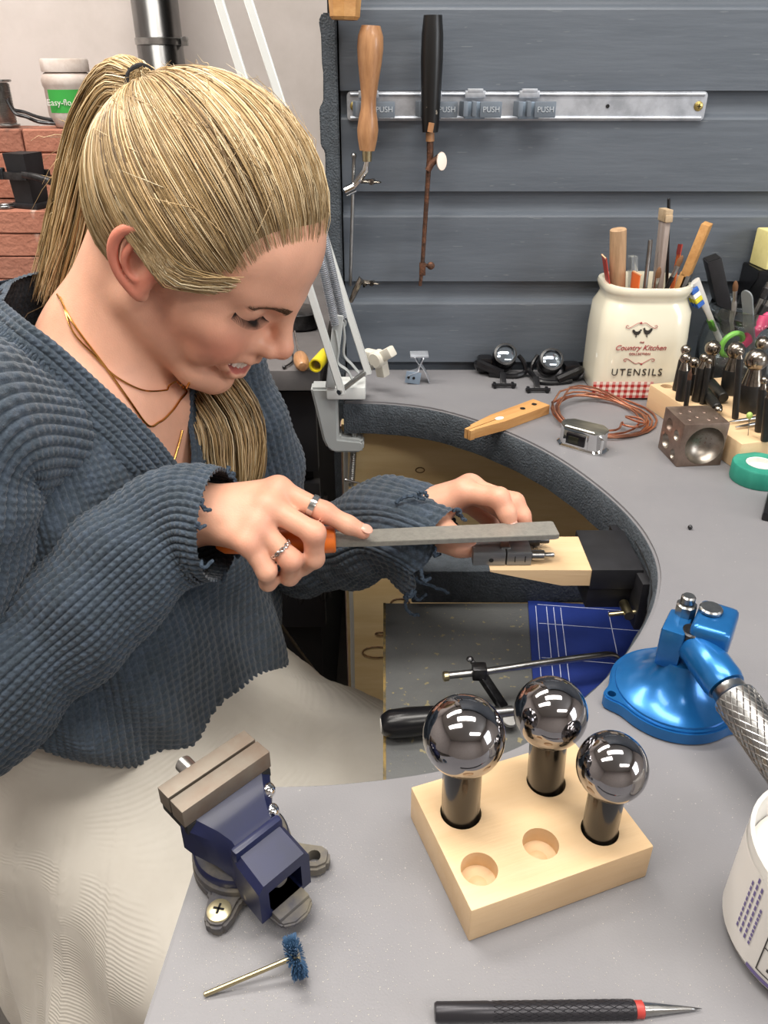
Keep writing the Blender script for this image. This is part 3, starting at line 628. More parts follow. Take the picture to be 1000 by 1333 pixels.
lg = thing('magnifier_glasses', 'black double magnifier glasses lying on the bench before the planks', 'glasses', (0, 0, 0))
for px, py in ((655, 477), (714, 484)):
    bm = NB(); c = on(px, py+10, .9); c = V((c.x, c.y, .921)); M = look(c+V((0, .012, -.006)), c+V((0, -.9, .75)))
    lathe(bm, [(0, 0), (.016, 0), (.0165, .008), (.0145, .01), (.0145, .018), (.0155, .019), (.0155, .026), (.0125, .0265), (.012, .022), (0, .0215)], M, 28); obj('lens_barrel', bm, BLACKPL, lg)
for px, py in ((655, 477), (714, 484)):
    c = on(px, py+10, .9); c = V((c.x, c.y, .921)); M = look(c+V((0, .012, -.006)), c+V((0, -.9, .75)))
    bm = NB(); lathe(bm, [(.0118, .0235), (.008, .0248), (0, .0252)], M, 24); obj('lens', bm, mat('lens_glass', '8f9aa6', .05, .85), lg)
a, b = on(626, 488), on(752, 497)
bm = NB(); y0 = a.y
tube(bm, spline([(a.x, y0+.01, .906), (a.x-.004, y0+.004, .915), (a.x+.004, y0-.004, .914), (a.x+.028, y0-.012, .906)], 5), .006, 8)
tube(bm, spline([(b.x, b.y+.012, .906), (b.x+.002, b.y+.004, .915), (b.x-.006, b.y-.002, .914), (b.x-.03, b.y-.01, .906)], 5), .006, 8)
box(bm, .02, .022, .022, (a.x+.006, y0+.012, .912), bev=.005); box(bm, .022, .022, .022, (b.x-.008, b.y+.012, .912), bev=.005)
tube(bm, spline([(a.x+.01, y0-.008, .904), (a.x+.04, y0-.014, .903), (a.x+.055, y0-.010, .905), ((a.x+b.x)/2, y0-.006, .909), (b.x-.055, b.y-.008, .905), (b.x-.035, b.y-.012, .903), (b.x-.01, b.y-.006, .904)], 6), .0036, 8)
for s in (-1, 1): tube(bm, spline([((a.x+b.x)/2+s*.003, y0-.008, .905), ((a.x+b.x)/2+s*.006, y0-.003, .918), ((a.x+b.x)/2+s*.013, y0+.004, .926)], 4), .003, 8)
obj('frame', bm, BLACKPL, lg)
bm = NB()
for px, py in ((656, 505), (700, 511)):
    c = on(px, py, .9)
    for s in (-.012, .012): box(bm, .004, .012, .006, (c.x+s, c.y+.002, .903), bev=.001)
    rod(bm, (c.x-.016, c.y, .904), (c.x+.016, c.y, .904), .0024, 8); box(bm, .008, .02, .004, (c.x, c.y+.014, .908), (.5, 0, 0), bev=.001)
obj('hinge', bm, BLACKPL, lg)
# wooden peg overhanging the edge
a, b = on(607, 566, .905), on(704, 530, .905); a.z = b.z = .9004
pg = thing('wooden_peg', 'notched wooden bench peg lying across the edge of the cutout', 'peg', a, math.atan2(b.y-a.y, b.x-a.x))
L_ = (b-a).length
bm = NB(); prism(bm, [(.0, -.007), (.006, -.0075), (.007, -.0062), (.03, -.0095), (.05, -.0125), (L_, -.0135), (L_, .0125), (.05, .0115), (.012, .006), (.011, .0035), (0, .003), (0, -.0012), (.048, -.0012), (.048, -.0026), (0, -.0026)][::-1], 0, .0115); pgo = obj('peg', bm, PINE, pg)
for x in (L_-.034, L_-.013):
    bm = NB(); lathe(bm, [(.002, .0114), (.0032, .0117), (.0032, .0122), (.002, .0123), (.0018, .0116), (0, .0116)], Mx.Translation((x, 0, 0)), 14); obj('screw', bm, DARKSTEEL, pg)
bm = NB(); ball(bm, (.052, -.002, .0116), .004, (1.6, 1, .05), 12); obj('scuff', bm, WHITEPL, pg)
# copper wire coil
c = on(782, 545, .9)
cw = thing('copper_wire_coil', 'loose coil of bare copper wire on the bench before the utensil jar', 'wire', (c.x, c.y, .9012))
COP = mat('copper', 'd39a80', .3, 1, col2='bd7f66', scale=40)
pts = []
for k in range(5*20):
    t = k/20; a = t*2*PI+2.6; r = .057+.003*math.sin(t*2.1+.5)+.0015*math.sin(a*2+t)-.005*(t/5)
    ox = .006*math.sin(t*.9+1); oy = .004*math.cos(t*1.1)
    zz = .0008+.003*(t/5)+(.010+.012*(t % 2 > 1))*max(0, math.cos(a-2.3))*(.5+.5*math.sin(t*2.0+1)**2)
    pts.append((ox+r*math.cos(a), oy+r*1.05*math.sin(a), zz))
e = V(pts[-1]); 
bm = NB(); tube(bm, pts, .0013, 7); obj('loops', bm, COP, cw)
bm = NB(); q = [(.030+.013*math.cos(a*.55+1.2), -.030+.012*math.sin(a*.55+1.2), .004+.0004*a) for a in range(14)]
tube(bm, spline([(-.030, -.042, .002), (.006, -.045, .004)]+q[3:]+[(.043, -.03, .006), (.052, -.008, .006)], 4), .0013, 7); obj('end_loop', bm, COP, cw)
# chrome case
a, b = on(735, 583), on(779, 594); rz = math.atan2(b.y-a.y, b.x-a.x)
cc = thing('chrome_case', 'shiny chrome watch case standing on the bench inside the copper coil', 'watch case', ((a.x+b.x)/2+.004, (a.y+b.y)/2+.014, .9), rz)
sh = [(-.026, -.003), (-.019, -.012), (.017, -.015), (.025, -.008), (.026, .004), (.018, .012), (-.018, .012), (-.026, .005)]
bm = NB(); loft(bm, [[(x*k, y*k, z) for x, y in sh] for k, z in ((1.1, 0), (1.12, .002), (1.0, .004), (.98, .020), (1.02, .0235))]); obj('case', bm, CHROME, cc, 25)
bm = NB(); loft(bm, [[(x*k, y*k, z) for x, y in sh] for k, z in ((1.0, .0235), (1.0, .0252), (.9, .0262))]); obj('top_plate', bm, mat('brushed', 'a9a89e', .38, 1, col2='8d8c84', scale=30, stretch=(.3, 6, 6)), cc, 25)
bm = NB(); box(bm, .022, .002, .0125, (-.004, -.0137, .0125), (0, 0, -.085), bev=.0005); obj('opening', bm, BLACKPL, cc)
bm = NB(); box(bm, .012, .0012, .008, (-.006, -.0144, .012), (0, 0, -.085), bev=.0004); obj('dial', bm, mat('dial_dark', '3a3a30', .2, .5), cc)
bm = NB(); box(bm, .0012, .003, .017, (.010, -.0137, .012), bev=.0004); box(bm, .003, .008, .016, (.0235, -.011, .0115), (0, 0, .7), bev=.0006); obj('side_bar', bm, CHROME, cc)
# steel doming cube
a, b = on(879, 608), on(939, 606); S = .049
rz = math.atan2(b.y-a.y, b.x-a.x)+.02; mid = (a+b)/2
cu = thing('doming_cube', 'brown steel doming cube with hemispherical hollows on the bench', 'doming block', (mid.x, mid.y, .9), rz)
BRST = mat('brown_steel', '8d7b70', .42, .75, col2='6c5a50', scale=35, dots=('8d5c44', 50, .66))
bm = NB(); box(bm, S, S, S, (0, S/2, S/2), bev=.0012); cb = obj('cube', bm, BRST, cu)
c = NB(); cs = []
def hol(p, r): ball(c, p, r, seg=28)
hol((.002, -.0075, S/2-.001), .0225)
for y, z, r in ((.032, .035, .0075), (.034, .015, .0085), (.013, .031, .0062), (.013, .009, .006)): hol((-S/2-.002, y, z), r)
for x, y in ((-.014, .012), (-.003, .018), (.006, .010), (-.016, .030), (-.004, .034), (.010, .030), (.016, .014)): hol((x, y, S+.0004), .0026)
cutter(cb, c)
bm = NB()
def bowl(p, r, ax, lim):
    M = look(p, V(p)+V(ax)); n = 10; a0 = math.acos(lim/r)
    lathe(bm, [(r*.995*math.sin(a0*i/n), -r*.995*math.cos(a0*i/n)) if i else (0, -r*.995) for i in range(n+1)], M @ Mx.Identity(4), 28)
# polished linings of the hollows
for p, r, ax, lim in (((.002, -.0075, S/2-.001), .0225, (0, -1, 0), .0078), ((-S/2-.002, .034, .015), .0085, (-1, 0, 0), .0022), ((-S/2-.002, .013, .031), .0062, (-1, 0, 0), .0022), ((-S/2-.002, .013, .009), .006, (-1, 0, 0), .0022)):
    M = look(p, V(p)-V(ax)); n = 10; a0 = math.acos(lim/r)
    lathe(bm, [(r*.99*math.sin(a0*i/n), r*.99*math.cos(a0*i/n)) if i else (0, r*.99) for i in range(n+1)], M, 28)
obj('hollow', bm, mat('polished_hollow', '9c958c', .36, 1, col2='7c736a', scale=40), cu)
# wooden stand with doming punches
A, B_ = on(966, 578, .93), on(846, 500, .93)
dv = V((B_.x-A.x, B_.y-A.y, 0)); L_ = dv.length; rz = math.atan2(dv.y, dv.x)
ps = thing('punch_stand', 'long beech block drilled for doming punches at the right of the bench', 'tool stand', (A.x, A.y, .9), rz)
bm = NB(); box(bm, L_, .105, .03, (L_/2, -.0525, .015), bev=.0015); so = obj('block', bm, BEECH, ps)
Mi = ps.matrix_basis.inverted() if False else (Mx.Translation((A.x, A.y, .9)) @ Mx.Rotation(rz, 4, 'Z')).inverted()
c = NB(); p = Mi @ on(866, 503, .93); cyl(c, .007, .03, Mx.Translation((p.x, p.y-.002, .012)), 20); cutter(so, c)
def punch(bx, by, tx, ty, r, sr, label, name='doming_punch', tip='ball', ped=0):
    a = on(bx, by, .93); b = at(tx, ty, a.y+ped); a.z = .9305
    o = thing(name, label, 'punch', a, qz(a, b), 'doming punches in the beech block'); L_ = (b-a).length
    if tip == 'ball':
        bm = NB(); lathe(bm, [(0, 0), (sr*.93, 0), (sr, .002), (sr, L_-r*2.4), (sr*.95, L_-r*2.2)], None, 18); obj('shank', bm, PUNCHBLK, o)
        bm = NB(); lathe(bm, [(sr*.95, L_-r*2.25), (r*.62, L_-r*1.05), (r*.55, L_-r*.7)], None, 18)
        for_b = [(r*math.sin(PI*i/14), -r*math.cos(PI*i/14)) for i in range(3, 14)]
        lathe(bm, [(q, L_+zz) for q, zz in for_b]+[(0, L_+r)], None, 20); obj('ball_head', bm, NICKEL, o)
    else:
        bm = NB(); lathe(bm, [(0, 0), (sr, 0), (sr, L_-.012), (sr*.8, L_-.01)], None, 12); obj('shank', bm, PUNCHBLK, o)
        bm = NB(); lathe(bm, [(sr*.8, L_-.0105), (sr*.9, L_-.004), (sr*.4, L_), (0, L_)], None, 12); obj('tip', bm, RUST if tip == 'rust' else NICKEL, o)
    return o
k = .00083
punch(881, 508, 893, 455, 7*k, .0055, 'small headed punch at the left end, behind another of its size')
punch(886, 521, 893, 466, 7.5*k, .0062, 'small headed punch at the front left of the beech block')
punch(893, 529, 899, 483, 4*k, .0028, 'thin punch with a coppery tip at the front left of the block', tip='rust')
punch(898, 514, 904, 472, 7.5*k, .004, 'punch with a pale flat disc head among the left group')
punch(907, 522, 917, 466, 6*k, .0062, 'small round headed punch in front of the larger left hand ball')
punch(917, 505, 928, 453, 11*k, .0075, 'medium ball punch standing in the left half of the block')
punch(914, 526, 924, 470, 4*k, .0032, 'slender black punch leaning below the medium left ball')
punch(949, 512, 958, 456, 12.5*k, .0105, 'large ball punch with a wide collar left of the largest')
punch(957, 545, 964, 459, 3.5*k, .0036, 'tall thin black rod punch in front of the large ball punch')
punch(974, 535, 985, 468, 15*k, .0125, 'largest ball punch with a thick black shank')
punch(984, 500, 993, 447, 10*k, .009, 'ball punch half hidden behind the largest one')
punch(988, 562, 995, 495, 5*k, .0045, 'short small ball punch at the front right by the frame edge')
punch(996, 574, 1003, 506, 5*k, .0045, 'small ball punch cut by the right edge of the frame')
for (x0, y0), (x1, y1), r, lb in (((925, 498), (942, 518), .0062, 'black punch lying flat across the beech block, end towards the viewer'), ((917, 508), (934, 532), .006, 'black punch with a small bright ball lying on the block')):
    a, b = on(x0, y0, .938), on(x1, y1, .938); o = thing('doming_punch', lb, 'punch', a, qz(a, b), 'doming punches in the beech block'); L_ = (b-a).length
    bm = NB(); cyl(bm, r, L_, None, 16, .001); obj('shank', bm, PUNCHBLK, o)
    if r < .0061: bm = NB(); ball(bm, (0, 0, L_+.003), .0048, seg=16); obj('ball_head', bm, NICKEL, o)
for i, ((x0, y0), (x1, y1)) in enumerate((((950, 549), (992, 543)), ((958, 556), (998, 549)))):
    a, b = on(x0, y0, .933), on(x1, y1, .933); o = thing('needle_file', ('upper', 'lower')[i]+' of two thin steel needles lying on the beech block', 'file', a, qz(a, b))
    bm = NB(); lathe(bm, [(0, 0), (.0008, 0), (.0024, .03), (.0026, .055), (0, .055)], None, 10); obj('shaft', bm, STEEL, o)
a = on(974, 567, .93); b = at(976, 541, a.y)
o = thing('glass_head_pin', 'pin with a pale green head stuck in the beech block', 'pin', a, qz(a, b)); L_ = (b-a).length
bm = NB(); rod(bm, (0, 0, -.004), (0, 0, L_), .0005, 6); obj('shaft', bm, STEEL, o); bm = NB(); ball(bm, (0, 0, L_), .0033, (1, 1, 1.2), 12); obj('head', bm, mat('pin_green', 'a9c56a', .3), o)
# green tape
c = on(985, 624, .9); c.z = .9002
tp = thing('tape_roll', 'roll of teal green tape at the right edge of the bench', 'tape', c)
bm = NB(); lathe(bm, [(.014, 0), (.0262, 0), (.027, .002), (.027, .017), (.0262, .0185), (.0145, .0185), (.014, .017), (.014, 0)], None, 36); obj('tape', bm, mat('teal_tape', '237f6c', .6, col2='338f7b', scale=40, stretch=(1, 1, .3)), tp)
bm = NB(); lathe(bm, [(.0122, .0005), (.0141, .0005), (.0141, .0187), (.0122, .0187), (.0122, .0005)], None, 30); obj('core', bm, mat('card_white', 'd8d6d0', .7), tp)
bm = NB(); lathe(bm, [(0, .012), (.0122, .012)], None, 24); lathe(bm, [(0, .0122), (.0122, .0122), (.0122, .014), (0, .0142)], None, 24); obj('core_disc', bm, WHITEPL, tp)
p = on(990, 668, .9); p.z = .9
bm = NB(); box(bm, .06, .05, .009, (p.x+.033, p.y-.006, .9046), (0, 0, -.5), .002); box(bm, .05, .04, .002, (p.x+.034, p.y-.006, .9098), (0, 0, -.5), .0008)
o = obj('black_case', bm, BLACKPL); tag(o, 'corner of a flat black case at the right edge below the green tape', 'case')
p = on(898, 689, .9)
bm = NB(); ball(bm, (p.x, p.y, .9022), .0022, seg=14); o = obj('steel_bead', bm, DARKSTEEL); tag(o, 'tiny steel bead alone on the bench top below the cube', 'bead')

# ------------------------------------------------------------------ foreground: doming block and ball punches
Lc, Fc, Rc = on(526, 1066), on(610, 1226), on(841, 1141)
ex = (Rc-Fc).normalized(); wB, dB, hB = (Rc-Fc).length, (Lc-Fc).length, .0245
rz = math.atan2(ex.y, ex.x)
MB = Mx.Translation(Fc) @ Mx.Rotation(rz, 4, 'Z'); MBi = MB.inverted()
db = thing('punch_block', 'pale beech block with five holes in the foreground of the bench', 'tool stand', Fc, rz)
bm = NB(); box(bm, wB, dB, hB, (wB/2, dB/2, hB/2), bev=.0009)
bo = obj('block', bm, BEECH, db)
ZT = .9+hB; c = NB(); hp_ = {}
for k, (x, y) in enumerate(((600, 1057), (711, 1017), (781, 1080), (624, 1131), (704, 1098))):
    p = MBi @ on(x, y, ZT); hp_[k] = p; r = (.0110, .0108, .0098, .0093, .0093)[k]
    lathe(c, [(0, hB-.0105), (r*.5, hB-.012), (r, hB-.010), (r, hB+.01), (0, hB+.01)], Mx.Translation((p.x, p.y, 0)), 32)
cutter(bo, c)
for k, (x, y, r, sr, lab) in enumerate(((604, 958, .0206, .0102, 'largest mirror polished ball punch at the left of the beech block'), (717, 928, .0192, .0100, 'mirror polished ball punch at the far corner of the beech block'), (797, 998, .0174, .0090, 'smallest mirror polished ball punch at the right of the beech block'))):
    p = MB @ V((hp_[k].x, hp_[k].y, 0)); q = at(x, y, p.y); a = V((p.x, p.y, .9+hB-.0098))
    o = thing('ball_punch', lab, 'punch', a, qz(a, q), 'large ball punches in the foreground block'); L_ = (q-a).length
    bm = NB(); lathe(bm, [(0, 0), (sr*.94, 0), (sr, .001), (sr, L_-r*.84), (sr*.8, L_-r*.8)], None, 32); obj('shank', bm, mat('shank_black', '1d1b1a', .18, .3, coat=.4), o)
    bm = NB(); n = 24; lathe(bm, [(sr*.86, L_-r*.86)]+[(r*math.sin(PI*i/n), L_-r*math.cos(PI*i/n)) for i in range(4, n)]+[(0, L_+r)], None, 48); obj('ball_head', bm, mat('mirror_steel', '9a989a', .07, 1), o, 180)
# ------------------------------------------------------------------ blue base with knurled handle
BLUE = mat('anodised_blue', '2069a8', .28, .5, col2='195c98', scale=20, coat=.3)
bc = on(874, 910, .9)
bb = thing('blue_base', 'bright blue round base with a swivel head and knurled chrome handle', 'tool base', bc)
bm = NB(); R = .0415; fl = []
for i in range(96):
    a = 2*PI*i/96; r = R
    for la_ in (math.radians(188), math.radians(-38), math.radians(75)):
        dlt = abs((a-la_+PI) % (2*PI)-PI); r += .0075*math.exp(-(dlt/.17)**2)
    fl.append((r*math.cos(a), r*math.sin(a)))
prism(bm, fl, 0, .0105, None, .0012); fo = obj('flange', bm, BLUE, bb)
c = NB()
for la_ in (188, -38): cyl(c, .0028, .04, Mx.Translation((.0435*math.cos(math.radians(la_)), .0435*math.sin(math.radians(la_)), -.01)), 16)
cutter(fo, c)
bm = NB(); lathe(bm, [(.0385, .0100), (.038, .0118), (.0355, .0125), (.030, .0150), (.023, .020), (.0175, .027), (.0145, .033), (.0135, .038), (0, .038)], None, 48); obj('bell', bm, BLUE, bb)
hx = V((.004, .012, 0))
bm = NB(); box(bm, .015, .026, .030, (-.006, .004, .048), (0, 0, -.55), .003); obj('neck_jaw', bm, BLUE, bb)
bm = NB(); M = Mx.Translation((.001, .012, .055)); cyl(bm, .0066, .016, M, 8, .001); cyl(bm, .0045, .006, M @ Mx.Translation((0, 0, .016)), 14, .001); obj('nut', bm, STEEL, bb)
bm = NB(); cyl(bm, .0072, .014, Mx.Translation((.0005, -.005, .049)) , 18, .001); obj('knurled_collar', bm, DARKSTEEL, bb)
bm = NB(); box(bm, .024, .034, .026, (.0150, -.001, .0575), (0, 0, -.55), .005, None, 3); obj('arm', bm, BLUE, bb)
bm = NB(); cyl(bm, .0072, .0035, Mx.Translation((.0130, .004, .0705)), 24, .001); obj('end_cap', bm, STEEL, bb)
h0, h1 = on(905, 838, .952)-bc, on(1012, 985, .936)-bc
hd_ = (h1-h0).normalized()
bm = NB(); lathe(bm, [(0, 0), (.011, 0), (.0125, .002), (.0125, .030), (.0115, .034), (0, .034)], look(h0, h1), 28); obj('sleeve', bm, BLUE, bb)
bm = NB(); M = look(h0, h1); lathe(bm, [(.008, .034), (.0100, .035), (.0105, .040), (.0125, .042), (.0125, .11), (.010, .112), (0, .112)], M, 28); kn = obj('handle', bm, STEEL, bb)
bm = NB()
for s in (-1, 1):
    for k in range(20): tube(bm, [M @ V((.0126*math.cos(2*PI*k/20+s*t*.35), .0126*math.sin(2*PI*k/20+s*t*.35), .043+.0072*t)) for t in range(10)], .00045, 4)
obj('knurling', bm, STEEL, kn)
# ------------------------------------------------------------------ navy bench vise
NAVY = mat('navy_enamel', '12193e', .42, col2='0e1531', scale=20, coat=.08, dots=('8b8271', 60, .72))
NAVYD = mat('dusty_navy', '3c3d48', .7, col2='7c7461', scale=30, lo=.35, hi=.7)
VJ = mat('vise_jaw', '7d766c', .55, .6, col2='6b5342', scale=18, lo=.4, hi=.75)
vc = on(318, 1120, .9)
p1, p2 = on(207, 1020, .966), on(315, 949, .966); rz = math.atan2(p2.y-p1.y, p2.x-p1.x)
vs_ = thing('bench_vise', 'small navy blue swivel vise with steel jaws on the near bench corner', 'vise', vc, rz)
VM = (Mx.Translation(vc) @ Mx.Rotation(rz, 4, 'Z')).inverted()
def vl(x, y, z): return VM @ on(x, y, z)
# base plate with two lugs
l1, l2 = vl(286, 1190, .905), vl(409, 1118, .905)
bm = NB(); pl = []
for i in range(72):
    a = 2*PI*i/72; r = .0265
    for l in (l1, l2):
        la_ = math.atan2(l.y, l.x); dlt = abs((a-la_+PI) % (2*PI)-PI); L_ = math.hypot(l.x, l.y)+.0085; r = max(r, .0265+(L_-.0265)*math.exp(-(dlt/.24)**4) if dlt < .6 else r)
    pl.append((r*math.cos(a), r*math.sin(a)))
prism(bm, pl, 0, .0075, None, .0015); vo = obj('base', bm, NAVYD, vs_)
c = NB(); cyl(c, .0036, .04, Mx.Translation((l2.x, l2.y, -.01)), 16); cutter(vo, c)
bm = NB(); lathe(bm, [(0, .007), (.0262, .007), (.0262, .011), (.0245, .0125), (.0245, .017), (.0225, .0185), (.008, .0195), (0, .0195)], None, 40); obj('swivel_disc', bm, NAVYD, vs_)
bm = NB(); lathe(bm, [(.0245, .0124), (.0252, .013), (.0252, .0165), (.0245, .0178)], None, 40); obj('swivel_rim', bm, NAVY, vs_)
bm = NB(); M = Mx.Translation((l1.x, l1.y, .0075)); lathe(bm, [(0, 0), (.0062, 0), (.006, .001), (.004, .002), (0, .0022)], M, 20); s = obj('screw', bm, mat('screw_yellow', 'cfc4a0', .35, .8), vs_)
bm = NB(); box(bm, .0055, .0011, .0006, M=M @ Mx.Translation((0, 0, .0021)) @ Mx.Rotation(.6, 4, 'Z')); box(bm, .0011, .0055, .0006, M=M @ Mx.Translation((0, 0, .0021)) @ Mx.Rotation(.6, 4, 'Z')); obj('slot', bm, VOID, s)
# jaws
j1, j2 = vl(209, 1030, .965), vl(316, 949, .965); jx = (j1.x+j2.x)/2; jw = abs(j2.x-j1.x); jy = j1.y*.5+j2.y*.5-.004
bm = NB(); box(bm, jw, .0095, .011, (jx, jy, .060), bev=.0006); obj('rear_jaw', bm, VJ, vs_)
bm = NB(); box(bm, jw, .0105, .011, (jx, jy-.0115, .060), bev=.0006); obj('front_jaw', bm, VJ, vs_)
bm = NB(); box(bm, jw*.97, .0225, .006, (jx, jy-.006, .0515), bev=.001); obj('jaw_backing', bm, VOID, vs_)
bm = NB(); cyl(bm, .0045, .012, look((jx-.006, jy+.004, .058), (jx-.006, jy+.02, .058)), 14, .001); obj('bolt', bm, STEEL, vs_)
def ring(x0, x1, y, z0, z1, rot=0): return [(x0, y, z0), (x1, y, z0), (x1, y, z1), (x0, y, z1)]
# body: flares from the jaws into a hollow slide
bm = NB()
sec = [(jw*.50, -.012, .036, .0555), (jw*.47, -.017, .034, .0545), (.0175, -.026, .026, .0490), (.0140, -.032, .020, .0450), (.0140, -.036, .015, .0425), (.0150, -.040, .013, .0410), (.0155, -.057, .011, .0365)]
rings = []
for hw, y, z0, z1 in sec:
    rings.append([(jx+hw*sx*k, jy+y+dy, z) for sx, k, z, dy in ((-1, 1, z0, 0), (1, 1, z0, 0), (1, 1, z1-.004, 0), (1, .8, z1, 0), (-1, .8, z1, 0), (-1, 1, z1-.004, 0))])
loft(bm, rings); vb = obj('body', bm, NAVY, vs_, 25)
c = NB(); box(c, .020, .03, .0155, (jx, jy-.050, .0215)); cutter(vb, c)
bm = NB(); box(bm, .029, .005, .010, (jx, jy-.037, .040), bev=.002); obj('rib', bm, NAVY, vs_)
bm = NB(); cyl(bm, .0038, .03, look((jx-.001, jy-.056, .027), (jx-.001, jy-.03, .03)), 14, .0008); obj('spindle', bm, STEEL, vs_)
bm = NB(); box(bm, .019, .028, .0045, (jx, jy-.049, .0115), bev=.001); obj('slide_plate', bm, NAVYD, vs_)
bm = NB(); prism(bm, [(-.011, .0), (.011, 0), (.0095, -.010), (.004, -.0135), (-.004, -.0135), (-.0095, -.010)], .008, .0115, Mx.Translation((jx, jy-.055, 0)), .001); obj('tongue', bm, NAVYD, vs_)
bm = NB(); box(bm, .026, .03, .022, (jx, jy-.018, .026), bev=.003); obj('pedestal', bm, NAVYD, vs_)
for k in range(3):
    bm = NB(); ball(bm, (jx+jw*.36-.004*k, jy-.022-.0075*k, .047-.006*k), .0042, seg=14); obj('chrome_nut', bm, CHROME, vs_)
# ------------------------------------------------------------------ brush wheel, scribe, tub
c = on(386, 1262, .9); t = on(266, 1297, .9)
a = V((c.x, c.y, .9105)); b = V((t.x, t.y, .9012))
wb = thing('wheel_brush', 'small blue bristle wheel brush on a steel shank by the vise', 'brush', a, qz(a, b)); L_ = (b-a).length
bm = NB(); cyl(bm, .0012, L_, None, 12, .0004); obj('shank', bm, BRASS, wb)
bm = NB(); cyl(bm, .0035, .004, Mx.Translation((0, 0, -.002)), 14, .0005); obj('hub', bm, BRASS, wb)
bm = NB(); rr = random.Random(3)
for i in range(700):
    a_ = rr.uniform(0, 2*PI); r = rr.uniform(.0082, .0102); z = rr.uniform(-.002, .002)
    rod(bm, (.003*math.cos(a_), .003*math.sin(a_), z*.6), (r*math.cos(a_+.1), r*math.sin(a_+.1), z*1.7), .00022, 3)
tag(obj('bristles', bm, mat('blue_bristle', '38597a', .6, col2='26425f', scale=300), wb), kind='stuff')
a, b = on(566, 1318, .904), on(917, 1309, .904); a.z, b.z = .9043, .9015
sc = thing('scribe', 'black knurled scribe with a red collar and steel point at the bottom', 'scribe', a, qz(a, b)); L_ = (b-a).length
bm = NB(); lathe(bm, [(0, 0), (.0036, 0), (.0042, .001), (.0042, .024), (.0040, .025), (.0040, L_*.74), (.0034, L_*.745)], None, 20); obj('body', bm, mat('gunmetal', '333236', .35, .5), sc)
bm = NB()
for s in (-1, 1):
    for k in range(12): tube(bm, [(.0040*math.cos(2*PI*k/12+s*q*.4), .0040*math.sin(2*PI*k/12+s*q*.4), .026+(L_*.74-.027)*q/16) for q in range(17)], .00022, 3)
obj('knurling', bm, mat('gunmetal', '333236'), sc)
bm = NB(); lathe(bm, [(.0034, L_*.742), (.0037, L_*.745), (.0037, L_*.772), (.003, L_*.776)], None, 20); obj('collar', bm, mat('red_ring', 'a83a34', .45), sc)
bm = NB(); lathe(bm, [(.003, L_*.774), (.0028, L_*.80), (.002, L_*.86), (.0009, L_*.95), (0, L_)], None, 16); obj('point', bm, STEEL, sc)
tc_ = V((.2085, .222, .9))
tu = thing('label_tub', 'frosted white plastic tub with a printed label at the right edge', 'tub', tc_)
bm = NB(); lathe(bm, [(0, 0), (.038, 0), (.0405, .003), (.0415, .02), (.0425, .058), (.0425, .066), (.0415, .0665), (.0405, .066), (.0405, .058), (.0395, .01), (0, .006)], None, 48); obj('wall', bm, mat('frosted', 'e4e2de', .35, trans=.35, ior=1.2), tu, 50)
bm = NB(); lathe(bm, [(0, .0062), (.0390, .0062), (.0400, .048), (.036, .050), (0, .051)], None, 40); obj('white_filling', bm, mat('white_powder', 'e3e0da', .9), tu)
bm = NB(); arcpatch(bm, .0428, 150, 290, .008, .06, 24); obj('label', bm, mat('label_white', 'dad7d2', .5), tu)
PUR = mat('print_purple', '6a5f8e', .5)
for k, (a0, hh) in enumerate(((184, .034), (188, .04), (192, .037), (196, .026))):
    bm = NB(); n = 9
    for i in range(n): arcpatch(bm, .0431, a0, a0+1.6, .02+hh*i/n, .02+hh*(i+.72)/n, 2)
    tag(obj('lettering', bm, PUR, tu, None), kind='stuff')
bm = NB()
for a0, a1, z0, z1 in ((206, 246, .012, .0128), (206, 246, .044, .0448), (206, 206.8, .012, .0448), (226, 226.8, .012, .0448), (206, 246, .028, .0288), (212, 220, .016, .018), (214, 218, .018, .024), (232, 240, .031, .038)): arcpatch(bm, .0431, a0, a1, z0, z1, 8)
obj('pictogram', bm, mat('print_black', '33302d'), tu, None)
bm = NB(); arcpatch(bm, .0431, 200, 290, .0075, .010, 20); obj('label_band', bm, PUR, tu, None)
# fine metal dust on the bench, thick round the vise
bm = NB(); rr = random.Random(11)
for i in range(5200):
    if i < 2600:
        p = on(rr.gauss(330, 90), rr.gauss(1150, 90), .9)
    else: p = on(rr.uniform(200, 1000), rr.uniform(860, 1333), .9)
    x, y = p.x, p.y
    if x < e1.x+(e2.x-e1.x)*(y-e1.y)/(e2.y-e1.y)+.004 or (y > .30 and x < .02) or y > .33 or y < .12: continue
    r = rr.uniform(.0001, .00027); a = rr.uniform(0, 6.28)
    vs3 = [bm.verts.new((x+r*math.cos(a+k*2.1), y+r*math.sin(a+k*2.1), .9002+rr.uniform(0, .0002))) for k in range(3)]; bm.faces.new(vs3)
o = obj('metal_dust', bm, mat('metal_dust', 'b5b1a2', .4, .3), None, None); tag(o, 'fine shiny filings scattered over the near bench top', 'filings', None, 'stuff')
